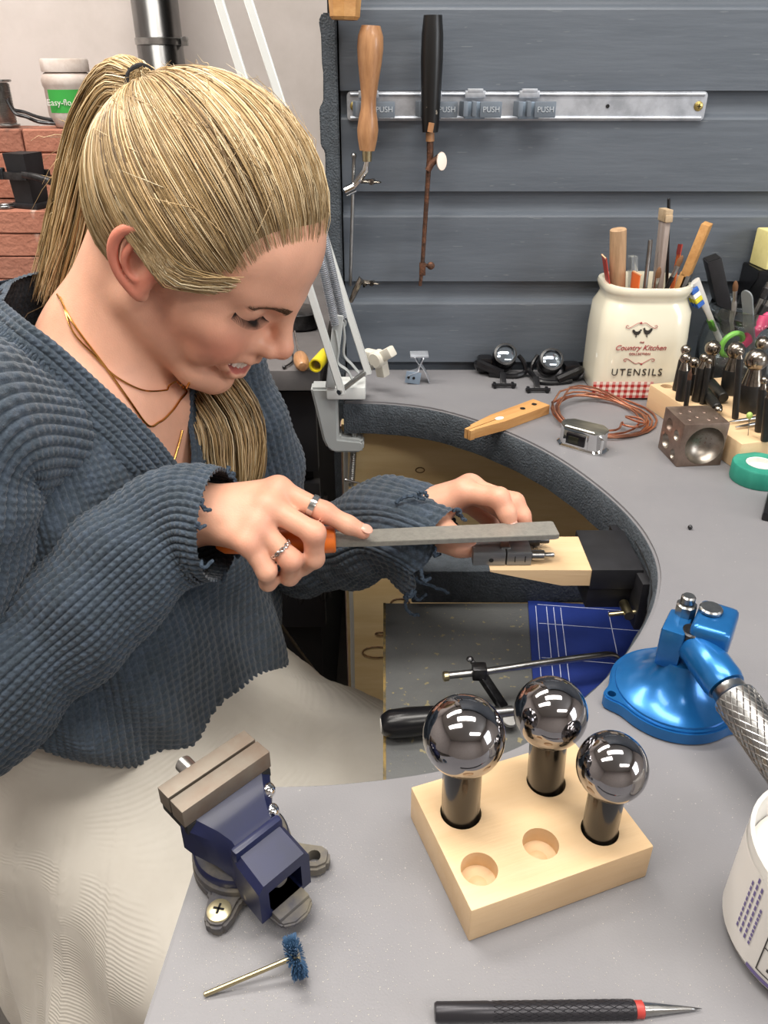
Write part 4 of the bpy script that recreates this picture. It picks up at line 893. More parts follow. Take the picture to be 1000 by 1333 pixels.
# ------------------------------------------------------------------ on the lower shelf: cutting mat and saw
SZ = .758
a, b, d_ = on(687, 784, SZ), on(838, 795, SZ), on(699, 886, SZ)
rz = math.atan2(b.y-a.y, b.x-a.x)
cm = thing('cutting_mat', 'dark blue cutting mat with white grid lines on the lower shelf', 'cutting mat', (a.x, a.y, SZ), rz)
bm = NB(); box(bm, .22, .30, .003, (.11, -.15, .0016), bev=.0008); obj('sheet', bm, mat('mat_blue', '1d2f74', .45, col2='223680', scale=20), cm)
bm = NB(); GW = .0007
for x in (.008, .0195, .027, .0345): box(bm, GW, .28, .0003, (x, -.15, .0032))
for x in (.085, .135, .185): box(bm, GW, .28, .0003, (x, -.15, .0032))
for y in (-.007, -.04, -.095, -.15, -.205): box(bm, .2, GW, .0003, (.11, y, .0032))
obj('grid_lines', bm, mat('grid_white', 'c5cbe0', .5), cm, None)
ls = thing('saw_frame', 'black handled saw frame lying on the lower shelf under the cutout', 'saw', (0, 0, 0))
def sp_(x, y, z=.772): return on(x, y, z)
bm = NB(); q = [sp_(579, 880, .80), sp_(640, 873, .80), sp_(700, 864, .80), sp_(775, 854, .797), sp_(797, 853, .792), sp_(806, 862, .782), sp_(806, 880, .77)]
tube(bm, spline(q, 5), .0033, 10, flat=1); obj('frame_rod', bm, STEEL, ls)
bm = NB(); rod(bm, sp_(577, 881, .80), sp_(584, 880, .80), .0045, 12, bev=.0006); obj('end_cap', bm, BRASS, ls)
bm = NB(); M = look(sp_(620, 868, .803), sp_(656, 922, .774)); L_ = (sp_(620, 868, .803)-sp_(656, 922, .774)).length; box(bm, .009, .006, L_, (0, 0, L_/2), bev=.001, M=M)
box(bm, .013, .012, .013, sp_(624, 874, .801), bev=.002); rod(bm, sp_(625, 873, .8), sp_(611, 857, .808), .0022, 8); ball(bm, sp_(612, 858, .808), .0034, (1, 1, .8), 10); obj('slide_clamp', bm, DARKSTEEL, ls)
bm = NB(); rod(bm, sp_(668, 926), sp_(640, 929), .0052, 14, .0062, .0005); obj('ferrule', bm, STEEL, ls)
bm = NB(); cyl(bm, .007, .003, look(sp_(663, 938, .768), sp_(663, 938, .768)+V((.1, -.3, .95))), 18, .0008); obj('thumb_nut', bm, STEEL, ls)
a, b = sp_(642, 929, .7725), sp_(496, 944, .7725); L_ = (b-a).length
bm = NB(); lathe(bm, [(0, 0), (.0075, 0), (.0092, .006), (.0115, L_*.4), (.0132, L_*.75), (.0125, L_*.92), (.009, L_*.985), (.007, L_), (0, L_)], look(a, b), 24); obj('handle', bm, BLACKPL, ls)
bm = NB(); cyl(bm, .0062, .001, look(b-(b-a).normalized()*.0006, b+(b-a)), 16); obj('handle_end', bm, WHITEPL, ls)
# ------------------------------------------------------------------ steel ring clamp on the pin and the hand file
a = on(616, 738, .8845); b = on(692, 737, .8845)
DS2 = mat('vise_steel', '87898c', .4, .7, col2='6e7073', scale=30, stretch=(.4, 4, 4), bump=.2, bscale=150)
sv = thing('mitre_jig', 'small square steel mitre jig held on the bench pin under the file', 'jig', (a.x, a.y+.002, .8845), .01)
Lj = (b-a).length
bm = NB(); box(bm, Lj*.555, .036, .0135, (Lj*.275, .018, .00675), bev=.0008); obj('left_jaw', bm, DS2, sv)
bm = NB(); box(bm, Lj*.42, .036, .0135, (Lj*.785, .018, .00675), bev=.0008); obj('right_jaw', bm, DS2, sv)
bm = NB(); box(bm, .008, .012, .002, (Lj*.565, .012, .0142), bev=.0005); obj('joint_stripe', bm, STEEL, sv)
for y in (.006, .030):
    bm = NB(); cyl(bm, .0048, .012, look((Lj, y, .0068), (Lj+.01, y, .0068)), 16, .0008); cyl(bm, .0024, .009, look((Lj+.012, y, .0068), (Lj+.03, y, .0068)), 12, .0006); obj('knob', bm, STEEL if y < .01 else DARKSTEEL, sv)
bm = NB()
for x, r in ((.016, .0022),): lathe(bm, [(0, 0), (r, 0), (r*.9, .0006), (0, .0006)], look((x, .0002, .0055), (x, -.1, .0055)), 14)
for x in (.037, .046): box(bm, .0007, .0006, .006, (x, -.0001, .0065))
obj('mark', bm, VOID, sv)
FZ = .914
fa, fb = on(437, 702, FZ), on(724, 690, FZ); fa.z = fb.z = FZ
fa.y -= .0; frz = math.atan2(fb.y-fa.y, fb.x-fa.x)
fi = thing('hand_file', 'flat steel hand file with an orange handle held over the bench pin', 'file', fa, frz)
FL = (fb-fa).length
bm = NB(); prism(bm, [(0, -.0088), (.03, -.0105), (FL-.004, -.0118), (FL, -.0105), (FL, .0105), (FL-.002, .0118), (.03, .0105), (0, .0088)], -.0025, .0025, None, .0004); obj('blade', bm, mat('file_steel', '9d9a92', .48, .5, col2='8f8d86', scale=200), fi)
bm = NB(); Mh = look((0, 0, 0), (-1, 0, 0)); lathe(bm, [(0, 0), (.0105, 0), (.0118, .0012), (.0118, .022), (.0105, .032), (.0095, .05), (.010, .075), (.0085, .095), (.004, .102), (0, .103)], Mh, 28); obj('handle', bm, mat('orange_plastic', 'e0742c', .35), fi)

# ------------------------------------------------------------------ the woman
class SDF:
    def __init__(s): s.ops = []
    def add(s, fn, c, R, k=.01, sub=False, col=None): s.ops.append((fn, np.array(c, float), R, k, sub)); return s
    def cone(s, a, b, ra, rb, k=.01, sub=False):
        a = np.array(a, float); b = np.array(b, float); ba = b-a; L2 = max(ba@ba, 1e-12)
        def fn(P):
            t = np.clip((P-a)@ba/L2, 0, 1); return np.sqrt(((P-a-t[:, None]*ba)**2).sum(1))-(ra+(rb-ra)*t)
        return s.add(fn, (a+b)/2, np.sqrt(L2)/2+max(ra, rb), k, sub)
    def chain(s, pts, r, k=.01, sub=False):
        r = r if hasattr(r, '__len__') else [r]*len(pts)
        for i in range(len(pts)-1): s.cone(pts[i], pts[i+1], r[i], r[i+1], k, sub)
        return s
    def ell(s, c, r, R=None, k=.01, sub=False):
        c = np.array(c, float); r = np.array(r, float); R_ = np.eye(3) if R is None else np.array(R)   # rows = axes
        def fn(P):
            q = (P-c)@R_.T; k0 = np.sqrt(((q/r)**2).sum(1)); k1 = np.sqrt(((q/r**2)**2).sum(1)); return np.where(k1 < 1e-9, -r.min(), k0*(k0-1)/np.maximum(k1, 1e-9))
        return s.add(fn, c, r.max(), k, sub)
    def ev(s, P, ops=None):
        d = np.full(len(P), .2)
        for fn, c, R, k, sub in (s.ops if ops is None else ops):
            e = fn(P)
            if sub: h = np.maximum(k-np.abs(d+e), 0)/k; d = np.maximum(d, -e)+h*h*k*.25
            else: h = np.maximum(k-np.abs(d-e), 0)/k; d = np.minimum(d, e)-h*h*k*.25
        return d
    def mesh(s, h, B=12, region=None):
        lo = np.min([c-R for _, c, R, _, b in s.ops if not b], 0)-.03; hi = np.max([c+R for _, c, R, _, b in s.ops if not b], 0)+.03
        nb = np.ceil((hi-lo)/(h*B)).astype(int)
        rad = h*(B+1)*.87; cs = np.array([o[1] for o in s.ops]); Rs = np.array([o[2]+o[3] for o in s.ops]); n1 = B+1
        loc = np.stack(np.meshgrid(*[np.arange(n1)]*3, indexing='ij'), -1).reshape(-1, 3)
        I = np.stack(np.meshgrid(*[np.arange(n) for n in nb], indexing='ij'), -1).reshape(-1, 3)
        C0 = lo+I*h*B+h*B/2
        m0 = np.ones(len(C0), bool) if region is None else region(C0) < rad
        f0 = np.full(len(C0), 9.); f0[m0] = s.ev(C0[m0]); act = np.abs(f0) < rad*1.2+2*h
        G = (nb+2)*B; gid = lambda c: ((c[:, 0]+1)*G[1]+c[:, 1]+1)*G[2]+c[:, 2]+1
        cid, cpos, quads = [], [], []
        for i, c0 in zip(I[act], C0[act]):       # naive surface nets, block by block
            near = np.sqrt(((cs-c0)**2).sum(1)) < Rs+rad+.02
            F = s.ev(lo+(i*B+loc)*h, [s.ops[j] for j in np.nonzero(near)[0]]).reshape(n1, n1, n1); sg = F < 0
            if sg.all() or not sg.any(): continue
            acc = np.zeros((B, B, B, 3)); cnt = np.zeros((B, B, B))
            for ax in range(3):
                o1, o2 = [k for k in range(3) if k != ax]; A0 = np.moveaxis(F, ax, 0); a_, b_ = A0[:-1], A0[1:]; cr = (a_ < 0) != (b_ < 0)
                tt = np.where(cr, a_/np.where(cr, a_-b_, 1), 0)
                for d1 in (0, 1):
                    for d2 in (0, 1):
                        m = np.moveaxis(cr[:, d1:B+d1, d2:B+d2], 0, ax); t_ = np.moveaxis(tt[:, d1:B+d1, d2:B+d2], 0, ax)
                        cnt += m; acc[..., ax] += m*t_; acc[..., o1] += m*d1; acc[..., o2] += m*d2
                e = np.argwhere(np.moveaxis(cr[:, :B, :B], 0, ax)); 
                if len(e):
                    e = e+i*B; u1 = np.eye(3, dtype=int)[o1]; u2 = np.eye(3, dtype=int)[o2]
                    q_ = np.stack([gid(e), gid(e-u1), gid(e-u1-u2), gid(e-u2)], 1); ng = sg[tuple((e-i*B).T)] ^ (ax == 1)
                    q_[ng] = q_[ng][:, ::-1]; quads.append(q_)
            cc = np.argwhere(cnt > 0); cid.append(gid(cc+i*B)); cpos.append(lo+(cc+i*B+acc[tuple(cc.T)]/cnt[tuple(cc.T)][:, None])*h)
        cid = np.concatenate(cid); v = np.concatenate(cpos); o_ = np.argsort(cid); cid = cid[o_]; v = v[o_]; Q = np.concatenate(quads)
        ix = np.clip(np.searchsorted(cid, Q), 0, len(cid)-1); q = ix[(cid[ix] == Q).all(1)][:, ::-1]; t = np.zeros((0, 3), int)
        cell = np.floor((v-lo)/.04).astype(int); key = (cell[:, 0]*4096+cell[:, 1])*4096+cell[:, 2]   # pull the vertices onto the surface
        o_ = np.argsort(key, kind='stable'); cut = np.nonzero(np.diff(key[o_]))[0]+1
        for ix in np.split(o_, cut):
            p = v[ix]; c0 = p.mean(0); near = [s.ops[j] for j in np.nonzero(np.sqrt(((cs-c0)**2).sum(1)) < Rs+.06)[0]]; e = h*.5; f = s.ev(p, near)
            gr = np.stack([s.ev(p+np.eye(3)[a]*e, near)-f for a in range(3)], 1)/e
            v[ix] = p-np.clip(f/np.maximum((gr**2).sum(1), .3), -h, h)[:, None]*gr
        return v, t, q
def npmesh(name, v, q, m, parent=None, smooth=True, t=None, cols=None):
    me = bpy.data.meshes.new(name); nq = len(q); nt = 0 if t is None else len(t)
    me.vertices.add(len(v)); me.vertices.foreach_set('co', np.asarray(v, np.float32).ravel())
    idx = np.concatenate([np.asarray(q).reshape(-1)] + ([np.asarray(t).reshape(-1)] if nt else [])).astype(np.int32)
    st = np.concatenate([np.arange(nq)*4] + ([nq*4+np.arange(nt)*3] if nt else [])).astype(np.int32)
    me.loops.add(len(idx)); me.loops.foreach_set('vertex_index', idx)
    me.polygons.add(nq+nt); me.polygons.foreach_set('loop_start', st)
    me.polygons.foreach_set('use_smooth', np.full(nq+nt, smooth))
    if cols is not None:
        a = me.color_attributes.new('Col', 'FLOAT_COLOR', 'POINT'); c = np.ones((len(v), 4), np.float32); c[:, :3] = cols; a.data.foreach_set('color', c.ravel())
    me.update(); me.validate()
    o = bpy.data.objects.new(name, me); COL.objects.link(o); me.materials.append(m)
    if parent: o.parent = parent
    return o
def colmat(name, rough=.5, sss=0, noise=0, spec=.5, bump=0, bscale=400, sheen=0, nscale=120):
    m = mat(name, '808080', rough, sss=sss, spec=spec, bump=bump, bscale=bscale, sheen=sheen); N = m.node_tree.nodes; L = m.node_tree.links
    a = N.new('ShaderNodeAttribute'); a.attribute_name = 'Col'; out = a.outputs[0]
    if noise:
        n = N.new('ShaderNodeTexNoise'); n.inputs['Scale'].default_value = nscale; n.inputs['Detail'].default_value = 3
        mr = N.new('ShaderNodeMapRange'); mr.inputs[1].default_value = .3; mr.inputs[2].default_value = .7; mr.inputs[3].default_value = 1-noise; mr.inputs[4].default_value = 1+noise
        tc = N.new('ShaderNodeTexCoord'); L.new(tc.outputs['Object'], n.inputs[0]); L.new(n.outputs[0], mr.inputs[0])
        mx = N.new('ShaderNodeMix'); mx.data_type = 'RGBA'; mx.blend_type = 'MULTIPLY'; mx.inputs[0].default_value = 1
        L.new(out, mx.inputs[6]); L.new(mr.outputs[0], mx.inputs[7]); out = mx.outputs[2]
    L.new(out, N['Principled BSDF'].inputs['Base Color']); return m
SKIN = colmat('skin', .42, sss=.12, noise=.05, spec=.4, bump=.12, bscale=700, nscale=60)
KNIT = colmat('blue_knit', .9, noise=.22, spec=.15, bump=.5, bscale=900, sheen=.25, nscale=420)
HAIR = colmat('blonde_hair', .38, spec=.45)

her = thing('person', 'blonde woman in a chunky blue grey sweater and white skirt filing at the bench', 'person', (-.25, .64, 0))
ORG = np.array([-.25, .64, 0])
# head frame: x forward, y to her left, z up
HF, HU, HR = np.array([.744, -.237, -.625]), np.array([.605, -.157, .780]), np.array([-.283, -.959, .026])
HB = np.array([HF, -HR, HU]); H0 = np.array([-.168, .690, 1.127])
def h2w(p): return np.asarray(p, float)@HB+H0
def w2h(p): return (np.asarray(p, float)-H0)@HB.T
def px3(x, y, Y): return np.array(at(x, y, Y))

S = SDF()
def hs(fn_name, *a, **k): pass
def hc(a, b, ra, rb, k=.01, sub=False, sym=True):
    for s in ((1, -1) if sym else (1,)): S.cone(h2w((a[0], a[1]*s, a[2])), h2w((b[0], b[1]*s, b[2])), ra, rb, k, sub)
def he(c, r, k=.01, sub=False, sym=True, rot=None):
    for s in ((1, -1) if sym else (1,)):
        R = HB
        if rot is not None:
            E_ = np.array(Mx.Rotation(rot[0]*s, 3, 'Z') @ Mx.Rotation(rot[1], 3, 'Y')).T; R = E_@HB
        S.ell(h2w((c[0], c[1]*s, c[2])), r, R, k, sub)
def hch(pts, r, k=.01, sub=False):
    for i in range(len(pts)-1): hc(pts[i], pts[i+1], r[i], r[i+1], k, sub, True)
# torso, neck, arms, legs
CN = np.array([.888, -.459, 0]); CL = np.array([.459, .888, 0])       # chest front, her left
NECK = np.array([-.262, .695, 1.045]); SHR = np.array([-.318, .548, 1.035]); SHL = np.array([-.188, .835, .985])
RB = np.array([CN, CL, (0, 0, 1)])
S.ell((-.276, .682, .90), (.090, .145, .15), RB, .03)
S.ell((-.272, .652, .70), (.09, .135, .14), RB, .06)
S.ell((-.280, .640, .585), (.10, .155, .09), RB, .05)
S.cone((-.282, .694, .97), NECK, .070, .050, .03)
S.cone(NECK+np.array([.012, -.004, -.055]), SHR+np.array([.0, .008, -.03]), .045, .036, .04); S.cone(NECK+np.array([.012, -.004, -.055]), SHL, .045, .042, .04)
S.cone(NECK+np.array([-.006, 0, -.02]), h2w((-.036, 0, -.010)), .050, .048, .03)
S.cone(NECK+np.array([.008, 0, -.02]), h2w((-.008, 0, -.040)), .042, .036, .02)
WR, EL = px3(252, 668, .575), np.array([-.365, .465, .815])
WL, ELL = px3(528, 678, .636), np.array([-.12, .80, .775])
for a, b, c in ((SHR+np.array([.0, .008, -.03]), EL, WR), (SHL, ELL, WL)):
    S.cone(a, b, .042, .034, .03); S.cone(b, c, .034, .024, .02)
for hip, kn, an in (((-.27, .56, .575), (-.06, .36, .53), (-.08, .34, .1)), ((-.25, .71, .575), (.02, .63, .54), (-.02, .62, .1))):
    S.cone(hip, kn, .075, .05, .04); S.cone(kn, an, .048, .033, .03); S.cone(an, (an[0]+.12, an[1], .04), .03, .022, .02)
# head
he((-.004, 0, .048), (.091, .072, .079), .02, sym=False)
he((.040, 0, .052), (.052, .060, .052), .03, sym=False)
he((.032, 0, -.012), (.054, .056, .066), .03, sym=False)
hc((-.002, .047, -.038), (.064, .018, -.071), .017, .014, .016)
hc((.064, .018, -.071), (.0755, .004, -.0735), .0145, .0155, .014)
he((.058, .040, -.010), (.024, .021, .017), .022)
he((.072, .032, -.024), (.016, .016, .014), .018)
hc((.088, .010, .033), (.068, .043, .034), .0085, .008, .016)
he((.0905, .032, .0185), (.0095, .0135, .0080), .012, True)
he((.0875, .009, -.016), (.0120, .0125, .0115), .012)
he((.0725, .0315, .0205), (.0122, .0150, .0120), .006)
he((.0865, .0320, .0272), (.0045, .0150, .0012), .004, True)
hc((.0925, 0, .027), (.109, 0, -.003), .0060, .0080, .012, sym=False)
he((.1105, 0, -.0080), (.0088, .0088, .0080), .010, sym=False)
he((.1015, .0105, -.0125), (.0095, .0062, .0068), .006)
he((.1035, .0062, -.0190), (.0036, .0022, .0022), .002, True)
he((.0650, .0390, -.0370), (.0100, .0080, .0120), .016)
hch([(.0955, 0, -.0325), (.0925, .011, -.0318), (.0845, .0245, -.0300), (.0755, .0335, -.0290)], [.0044, .0046, .0040, .0025], .009)
hch([(.0915, 0, -.0525), (.0890, .012, -.0505), (.0820, .0245, -.0425), (.0755, .0335, -.0305)], [.0052, .0050, .0040, .0025], .009)
hch([(.097, 0, -.0425), (.092, .013, -.0410), (.0815, .0295, -.0340)], [.0078, .0076, .0042], .003, True)
# ears
def er(p, th=.36, c=(-.008, .005)):
    x, z = p[0]-c[0], (p[2]-c[1])*.86+.003; return (c[0]+x*math.cos(th)-z*math.sin(th)+.002, p[1], c[1]+x*math.sin(th)+z*math.cos(th)-.002)
EA = spline([er(p) for p in [(.009, .0690, .006), (.009, .0745, .020), (.001, .0790, .0315), (-.013, .0815, .0335), (-.0235, .0825, .023), (-.0265, .0815, .006), (-.0215, .0780, -.011), (-.012, .0735, -.023), (-.003, .0705, -.0275)]], 4)
he(er((-.008, .0720, .006)), (.019, .0045, .029), .006, rot=(.12, -.36))
hch(EA, list(np.interp(np.arange(len(EA)), [0, 8, 16, 24, 32], [.003, .0036, .004, .0036, .0042])), .002)
E2 = spline([er(p) for p in [(-.008, .0780, .024), (-.0155, .0800, .010), (-.0140, .0785, -.004), (-.007, .0750, -.013)]], 4)
hch(E2, [.0026]*len(E2), .003)
he(er((-.005, .0795, .003)), (.0085, .0060, .0110), .004, True)
he(er((.0075, .0725, -.001)), (.0045, .0045, .006), .004)
he(er((-.005, .0715, -.0225)), (.008, .0042, .009), .004)
# hands
def finger(pts, rr, k=.005):
    S.chain([px3(*p) for p in pts], rr, k)
def hand(wr, fw_r, mcp, rads):
    for m, r in zip(mcp, rads): S.cone(wr, px3(*m), fw_r, r, .012)
    for a, b in zip(mcp, mcp[1:]): S.cone(px3(*a), px3(*b), .0095, .0090, .008)
RM = [(362, 637, .576), (349, 659, .559), (334, 683, .547), (322, 705, .536)]
hand(WR, .021, RM, [.0105, .0105, .010, .0095])
finger([RM[0], (423, 667, .566), (453, 683, .563), (473, 692, .5625)], [.0098, .0085, .0074, .0066])
finger([RM[1], (409, 694, .546), (409, 727, .547), (395, 739, .559)], [.0098, .0092, .0082, .0072])
finger([RM[2], (379, 729, .537), (377, 750, .549), (384, 747, .563)], [.0094, .0088, .0078, .0070])
finger([RM[3], (347, 744, .530), (349, 758, .543), (358, 752, .556)], [.0088, .0078, .0070, .0064])
S.chain([px3(285, 668, .592), px3(345, 672, .603), px3(395, 692, .590), px3(425, 697, .582)], [.015, .012, .0098, .0078], .01)
LM = [(603, 640, .628), (612, 634, .642), (610, 640, .658), (602, 650, .672)]
hand(WL, .021, LM, [.0115, .0105, .010, .0095])
finger([LM[0], (650, 648, .606), (660, 667, .600), (664, 683, .597)], [.0100, .0090, .0080, .0068])
finger([LM[1], (670, 654, .618), (679, 671, .611), (684, 685, .607)], [.0096, .0086, .0078, .0068])
finger([LM[2], (660, 668, .640), (664, 690, .628), (655, 703, .620)], [.0092, .0084, .0076, .0066])
finger([LM[3], (640, 680, .655), (644, 700, .642), (636, 708, .632)], [.0086, .0076, .0068, .0062])
S.chain([px3(545, 685, .625), px3(578, 698, .604), px3(600, 709, .593), px3(611, 713, .590)], [.0165, .0125, .0095, .0072], .012)
SPH = [(h2w((.0, 0, .02)), .155), (NECK+np.array([.03, -.02, -.07]), .13), (px3(350, 690, .56), .085), (px3(620, 670, .62), .085)]
def fine(P): return np.min([np.sqrt(((P-c)**2).sum(1))-r for c, r in SPH], 0)
v1, t1, q1 = S.mesh(.0018, region=fine); v2, t2, q2 = S.mesh(.006)
q1 = q1[fine(v1[q1].mean(1)) < 0]; t1 = t1[fine(v1[t1].mean(1)) < 0] if len(t1) else t1
q2 = q2[fine(v2[q2].mean(1)) > -.004]; t2 = t2[fine(v2[t2].mean(1)) > -.004] if len(t2) else t2
def compact(v, *fs):
    u = np.unique(np.concatenate([f.ravel() for f in fs])); m = np.zeros(len(v), int); m[u] = np.arange(len(u)); return (v[u],)+tuple(m[f] for f in fs)
v1, q1, t1 = compact(v1, q1, t1.reshape(-1, 3).astype(int)); v2, q2, t2 = compact(v2, q2, t2.reshape(-1, 3).astype(int))
v = np.concatenate([v1, v2]); q = np.concatenate([q1, q2+len(v1)]); t = np.concatenate([t1, t2+len(v1)])
# skin tones: lips, flush on cheeks, ears, nose and knuckles
hl = w2h(v); ay = np.abs(hl[:, 1])
def blob(P, c, r): return np.exp(-(((P-np.array(c))/np.array(r))**2).sum(1))
hs_ = hl.copy(); hs_[:, 1] = ay
base = np.array(lin('dba68c')[:3]); flush = np.array(lin('c9735f')[:3]); lip = np.array(lin('b85c58')[:3])
fl_ = .75*blob(hs_, (.070, .042, -.018), (.024, .02, .020))+.45*blob(hs_, (.113, 0, -.008), (.014, .014, .012))+.8*np.clip((ay-.0715)/.006, 0, 1)*(np.abs(hl[:, 0]) < .04)*(np.abs(hl[:, 2]) < .05)+.25*blob(hs_, (.03, .05, -.03), (.03, .02, .03))
for h_ in RM+LM+[(423, 667, .566), (409, 694, .546), (379, 729, .537), (650, 648, .606), (670, 654, .618)]: fl_ += .4*blob(v, px3(*h_), (.012,)*3)
for h_ in ((473, 692, .5625), (664, 683, .597), (684, 685, .607), (611, 713, .590)): fl_ += .45*blob(v, px3(*h_), (.010,)*3)
cv = base+(flush-base)*np.clip(fl_, 0, 1)[:, None]
lp = np.zeros(len(v))
for pts, r in (([(.0955, 0, -.0325), (.0925, .011, -.0318), (.0845, .0245, -.0300), (.0755, .0335, -.0290)], .0062), ([(.0915, 0, -.0525), (.0890, .012, -.0505), (.0820, .0245, -.0425), (.0755, .0335, -.0305)], .0068)):
    for a, b in zip(pts, pts[1:]):
        a, b = np.array(a), np.array(b); tt = np.clip((hs_-a)@(b-a)/((b-a)@(b-a)), 0, 1); dd = np.sqrt(((hs_-a-tt[:, None]*(b-a))**2).sum(1)); lp = np.maximum(lp, np.clip((r-dd)/.0015, 0, 1))
cv = cv+(lip-cv)*(lp*.8)[:, None]
LASH0 = ((.0670, .0465, .0175), (.0755, .0430, .0148), (.0818, .0370, .0128), (.0840, .0300, .0128), (.0815, .0190, .0145))
for a, b in zip(*(lambda L_: (L_, L_[1:]))([np.array(p) for p in LASH0])):
    tt = np.clip((hs_-a)@(b-a)/((b-a)@(b-a)), 0, 1); dd = np.sqrt(((hs_-a-tt[:, None]*(b-a))**2).sum(1)); cv = cv+(np.array(lin('3a2620')[:3])-cv)*np.clip((.0019-dd)/.0012, 0, .8)[:, None]
body = npmesh('body', v-ORG, q, SKIN, her, True, t, cv)
# teeth, lashes, brows
bm = NB()
for i in range(-5, 6):
    y = i*.0058; x = .0925-.0078*(abs(y)/.022)**2; wd = .0031 if abs(i) > 1 else .0034
    p = h2w((x, y, -.0400+.0042*(abs(y)/.022)**2)); box(bm, .004, wd*2, .0105, (0, 0, 0), bev=.0012, M=Mx.Translation(V(p-ORG)) @ Mx(np.column_stack([HB[0], HB[1], HB[2]]).tolist()).to_4x4() @ Mx.Rotation(-y*22, 4, 'Z'))
obj('teeth', bm, mat('teeth', 'efe9de', .25), her)
def strands(name, paths, radii, m, parent, cols, seg=3, kind=None):
    # paths (n, k, 3) world; radii (k,) or (n, k); cols (n, 3): one tapering tube per strand
    P = np.asarray(paths, float); n, k, _ = P.shape; R = np.broadcast_to(np.asarray(radii, float), (n, k))
    tn = np.gradient(P, axis=1); tn /= np.maximum(np.linalg.norm(tn, axis=2, keepdims=True), 1e-9)
    up = np.tile(np.array([.31, .5, .81]), (n, k, 1)); a = np.cross(tn, up); a /= np.maximum(np.linalg.norm(a, axis=2, keepdims=True), 1e-9); b = np.cross(tn, a)
    ang = np.arange(seg)*2*PI/seg
    vs = P[:, :, None]+R[:, :, None, None]*(a[:, :, None]*np.cos(ang)[None, None, :, None]+b[:, :, None]*np.sin(ang)[None, None, :, None])
    base = (np.arange(n)*k*seg)[:, None, None]+(np.arange(k-1)*seg)[None, :, None]; s0 = np.arange(seg)[None, None]; s1 = (s0+1) % seg
    q = np.stack([base+s0, base+s1, base+seg+s1, base+seg+s0], -1).reshape(-1, 4)
    o = npmesh(name, vs.reshape(-1, 3)-ORG, q, m, parent, True, None, np.repeat(np.asarray(cols), k*seg, 0) if cols.ndim == 2 else np.repeat(cols.reshape(-1, 3), seg, 0))
    if kind: o['kind'] = kind
    return o
def proj_many(P, off=.0012):
    P = np.array(P, float); c0 = P.mean(0); rr_ = np.sqrt(((P-c0)**2).sum(1)).max()+.03
    near = [o for o in S.ops if np.sqrt(((o[1]-c0)**2).sum()) < o[2]+o[3]+rr_]
    for _ in range(4):
        f = S.ev(P, near); e = .0008; g_ = np.stack([S.ev(P+np.eye(3)[a]*e, near)-f for a in range(3)], 1)/e
        P = P-((f-off)/np.maximum((g_**2).sum(1), .3))[:, None]*g_
    return P
def proj_out(p, off=.0012): return proj_many(np.array(p)[None], off)[0]
RG = np.random.default_rng(5)
def poly(pts, n=None):
    return np.array(spline([tuple(p) for p in pts], n or 6))
LASH = LASH0
ps_, cs_ = [], []
for s in (1, -1):
    L_ = poly(LASH, 12)
    for i in range(0, len(L_)):
        p = L_[i]; d_ = np.array([p[0]-.066, p[1]-.0315, -.004]); d_ /= np.linalg.norm(d_); d_ = d_+np.array([.25, .25*(p[1]-.03)/.015, -.35])
        p0 = proj_out(h2w((p[0], p[1]*s, p[2])), .0002); dw = h2w((d_[0], d_[1]*s, d_[2]))-H0; pts = [p0, p0+dw*.0035, p0+dw*.0062+HU*.0010]; ps_.append(pts)
strands('eyelashes', ps_, [.00028, .00022, .0001], mat('lash', '1c1412', .6), her, np.zeros((len(ps_), 3)), 3, 'stuff')
ps_ = []
for s in (1, -1):
    B_ = poly([(.0965, .0100, .0305), (.0935, .022, .0325), (.085, .035, .0325), (.075, .0445, .0312)], 30)
    for i in range(0, len(B_)-1, 3):
        for k in range(7):
            p = B_[i]+np.array([0, 0, RG.uniform(-.0026, .0026)*(1-.7*i/len(B_))]); dv_ = (B_[min(i+4, len(B_)-1)]-B_[i]); dv_ = dv_/max(np.linalg.norm(dv_), 1e-6)*.006+np.array([0, 0, .0012*RG.normal()])
            ps_.append([h2w((q[0], q[1]*s, q[2])) for q in (p, p+dv_*.5, p+dv_)])
ps_ = np.array(ps_); ps_ = proj_many(ps_.reshape(-1, 3), np.tile([.0002, .0007, .0006], len(ps_))).reshape(-1, 3, 3)
strands('eyebrows', ps_, [.00026, .00022, .0001], mat('brow', '5e4532', .6), her, np.zeros((len(ps_), 3)), 3, 'stuff')

# ---- hair
HC, HRd = np.array([-.006, 0, .044]), np.array([.101, .0835, .097])
def e2w(u): return h2w(HC+u*HRd)
TIE = np.array(px3(193, 118, .705)); tl = (w2h(TIE)-HC)/HRd; tu_ = tl/np.linalg.norm(tl); TIEW = e2w(tu_*1.04)
print('tie local', w2h(TIE), np.linalg.norm(tl))
HL = [(-.105, -.055), (-.06, -.052), (-.035, -.035), (-.024, .030), (-.010, .040), (.004, .030), (.018, .012), (.030, .011), (.044, .029), (.058, .050), (.072, .076), (.088, .090)]
def zline(x): return np.interp(x, [p[0] for p in HL], [p[1] for p in HL])
HCOL = np.array([lin(c)[:3] for c in ('d2b68c', 'b89b6e', 'e2cba2', '967b52', 'ae9166', 'ead8b4', '7b6448', 'c4a77c')])
def hcol(n): return HCOL[RG.choice(len(HCOL), n, p=[.2, .18, .12, .12, .14, .06, .06, .12])]*RG.uniform(.72, 1.0, (n, 1))
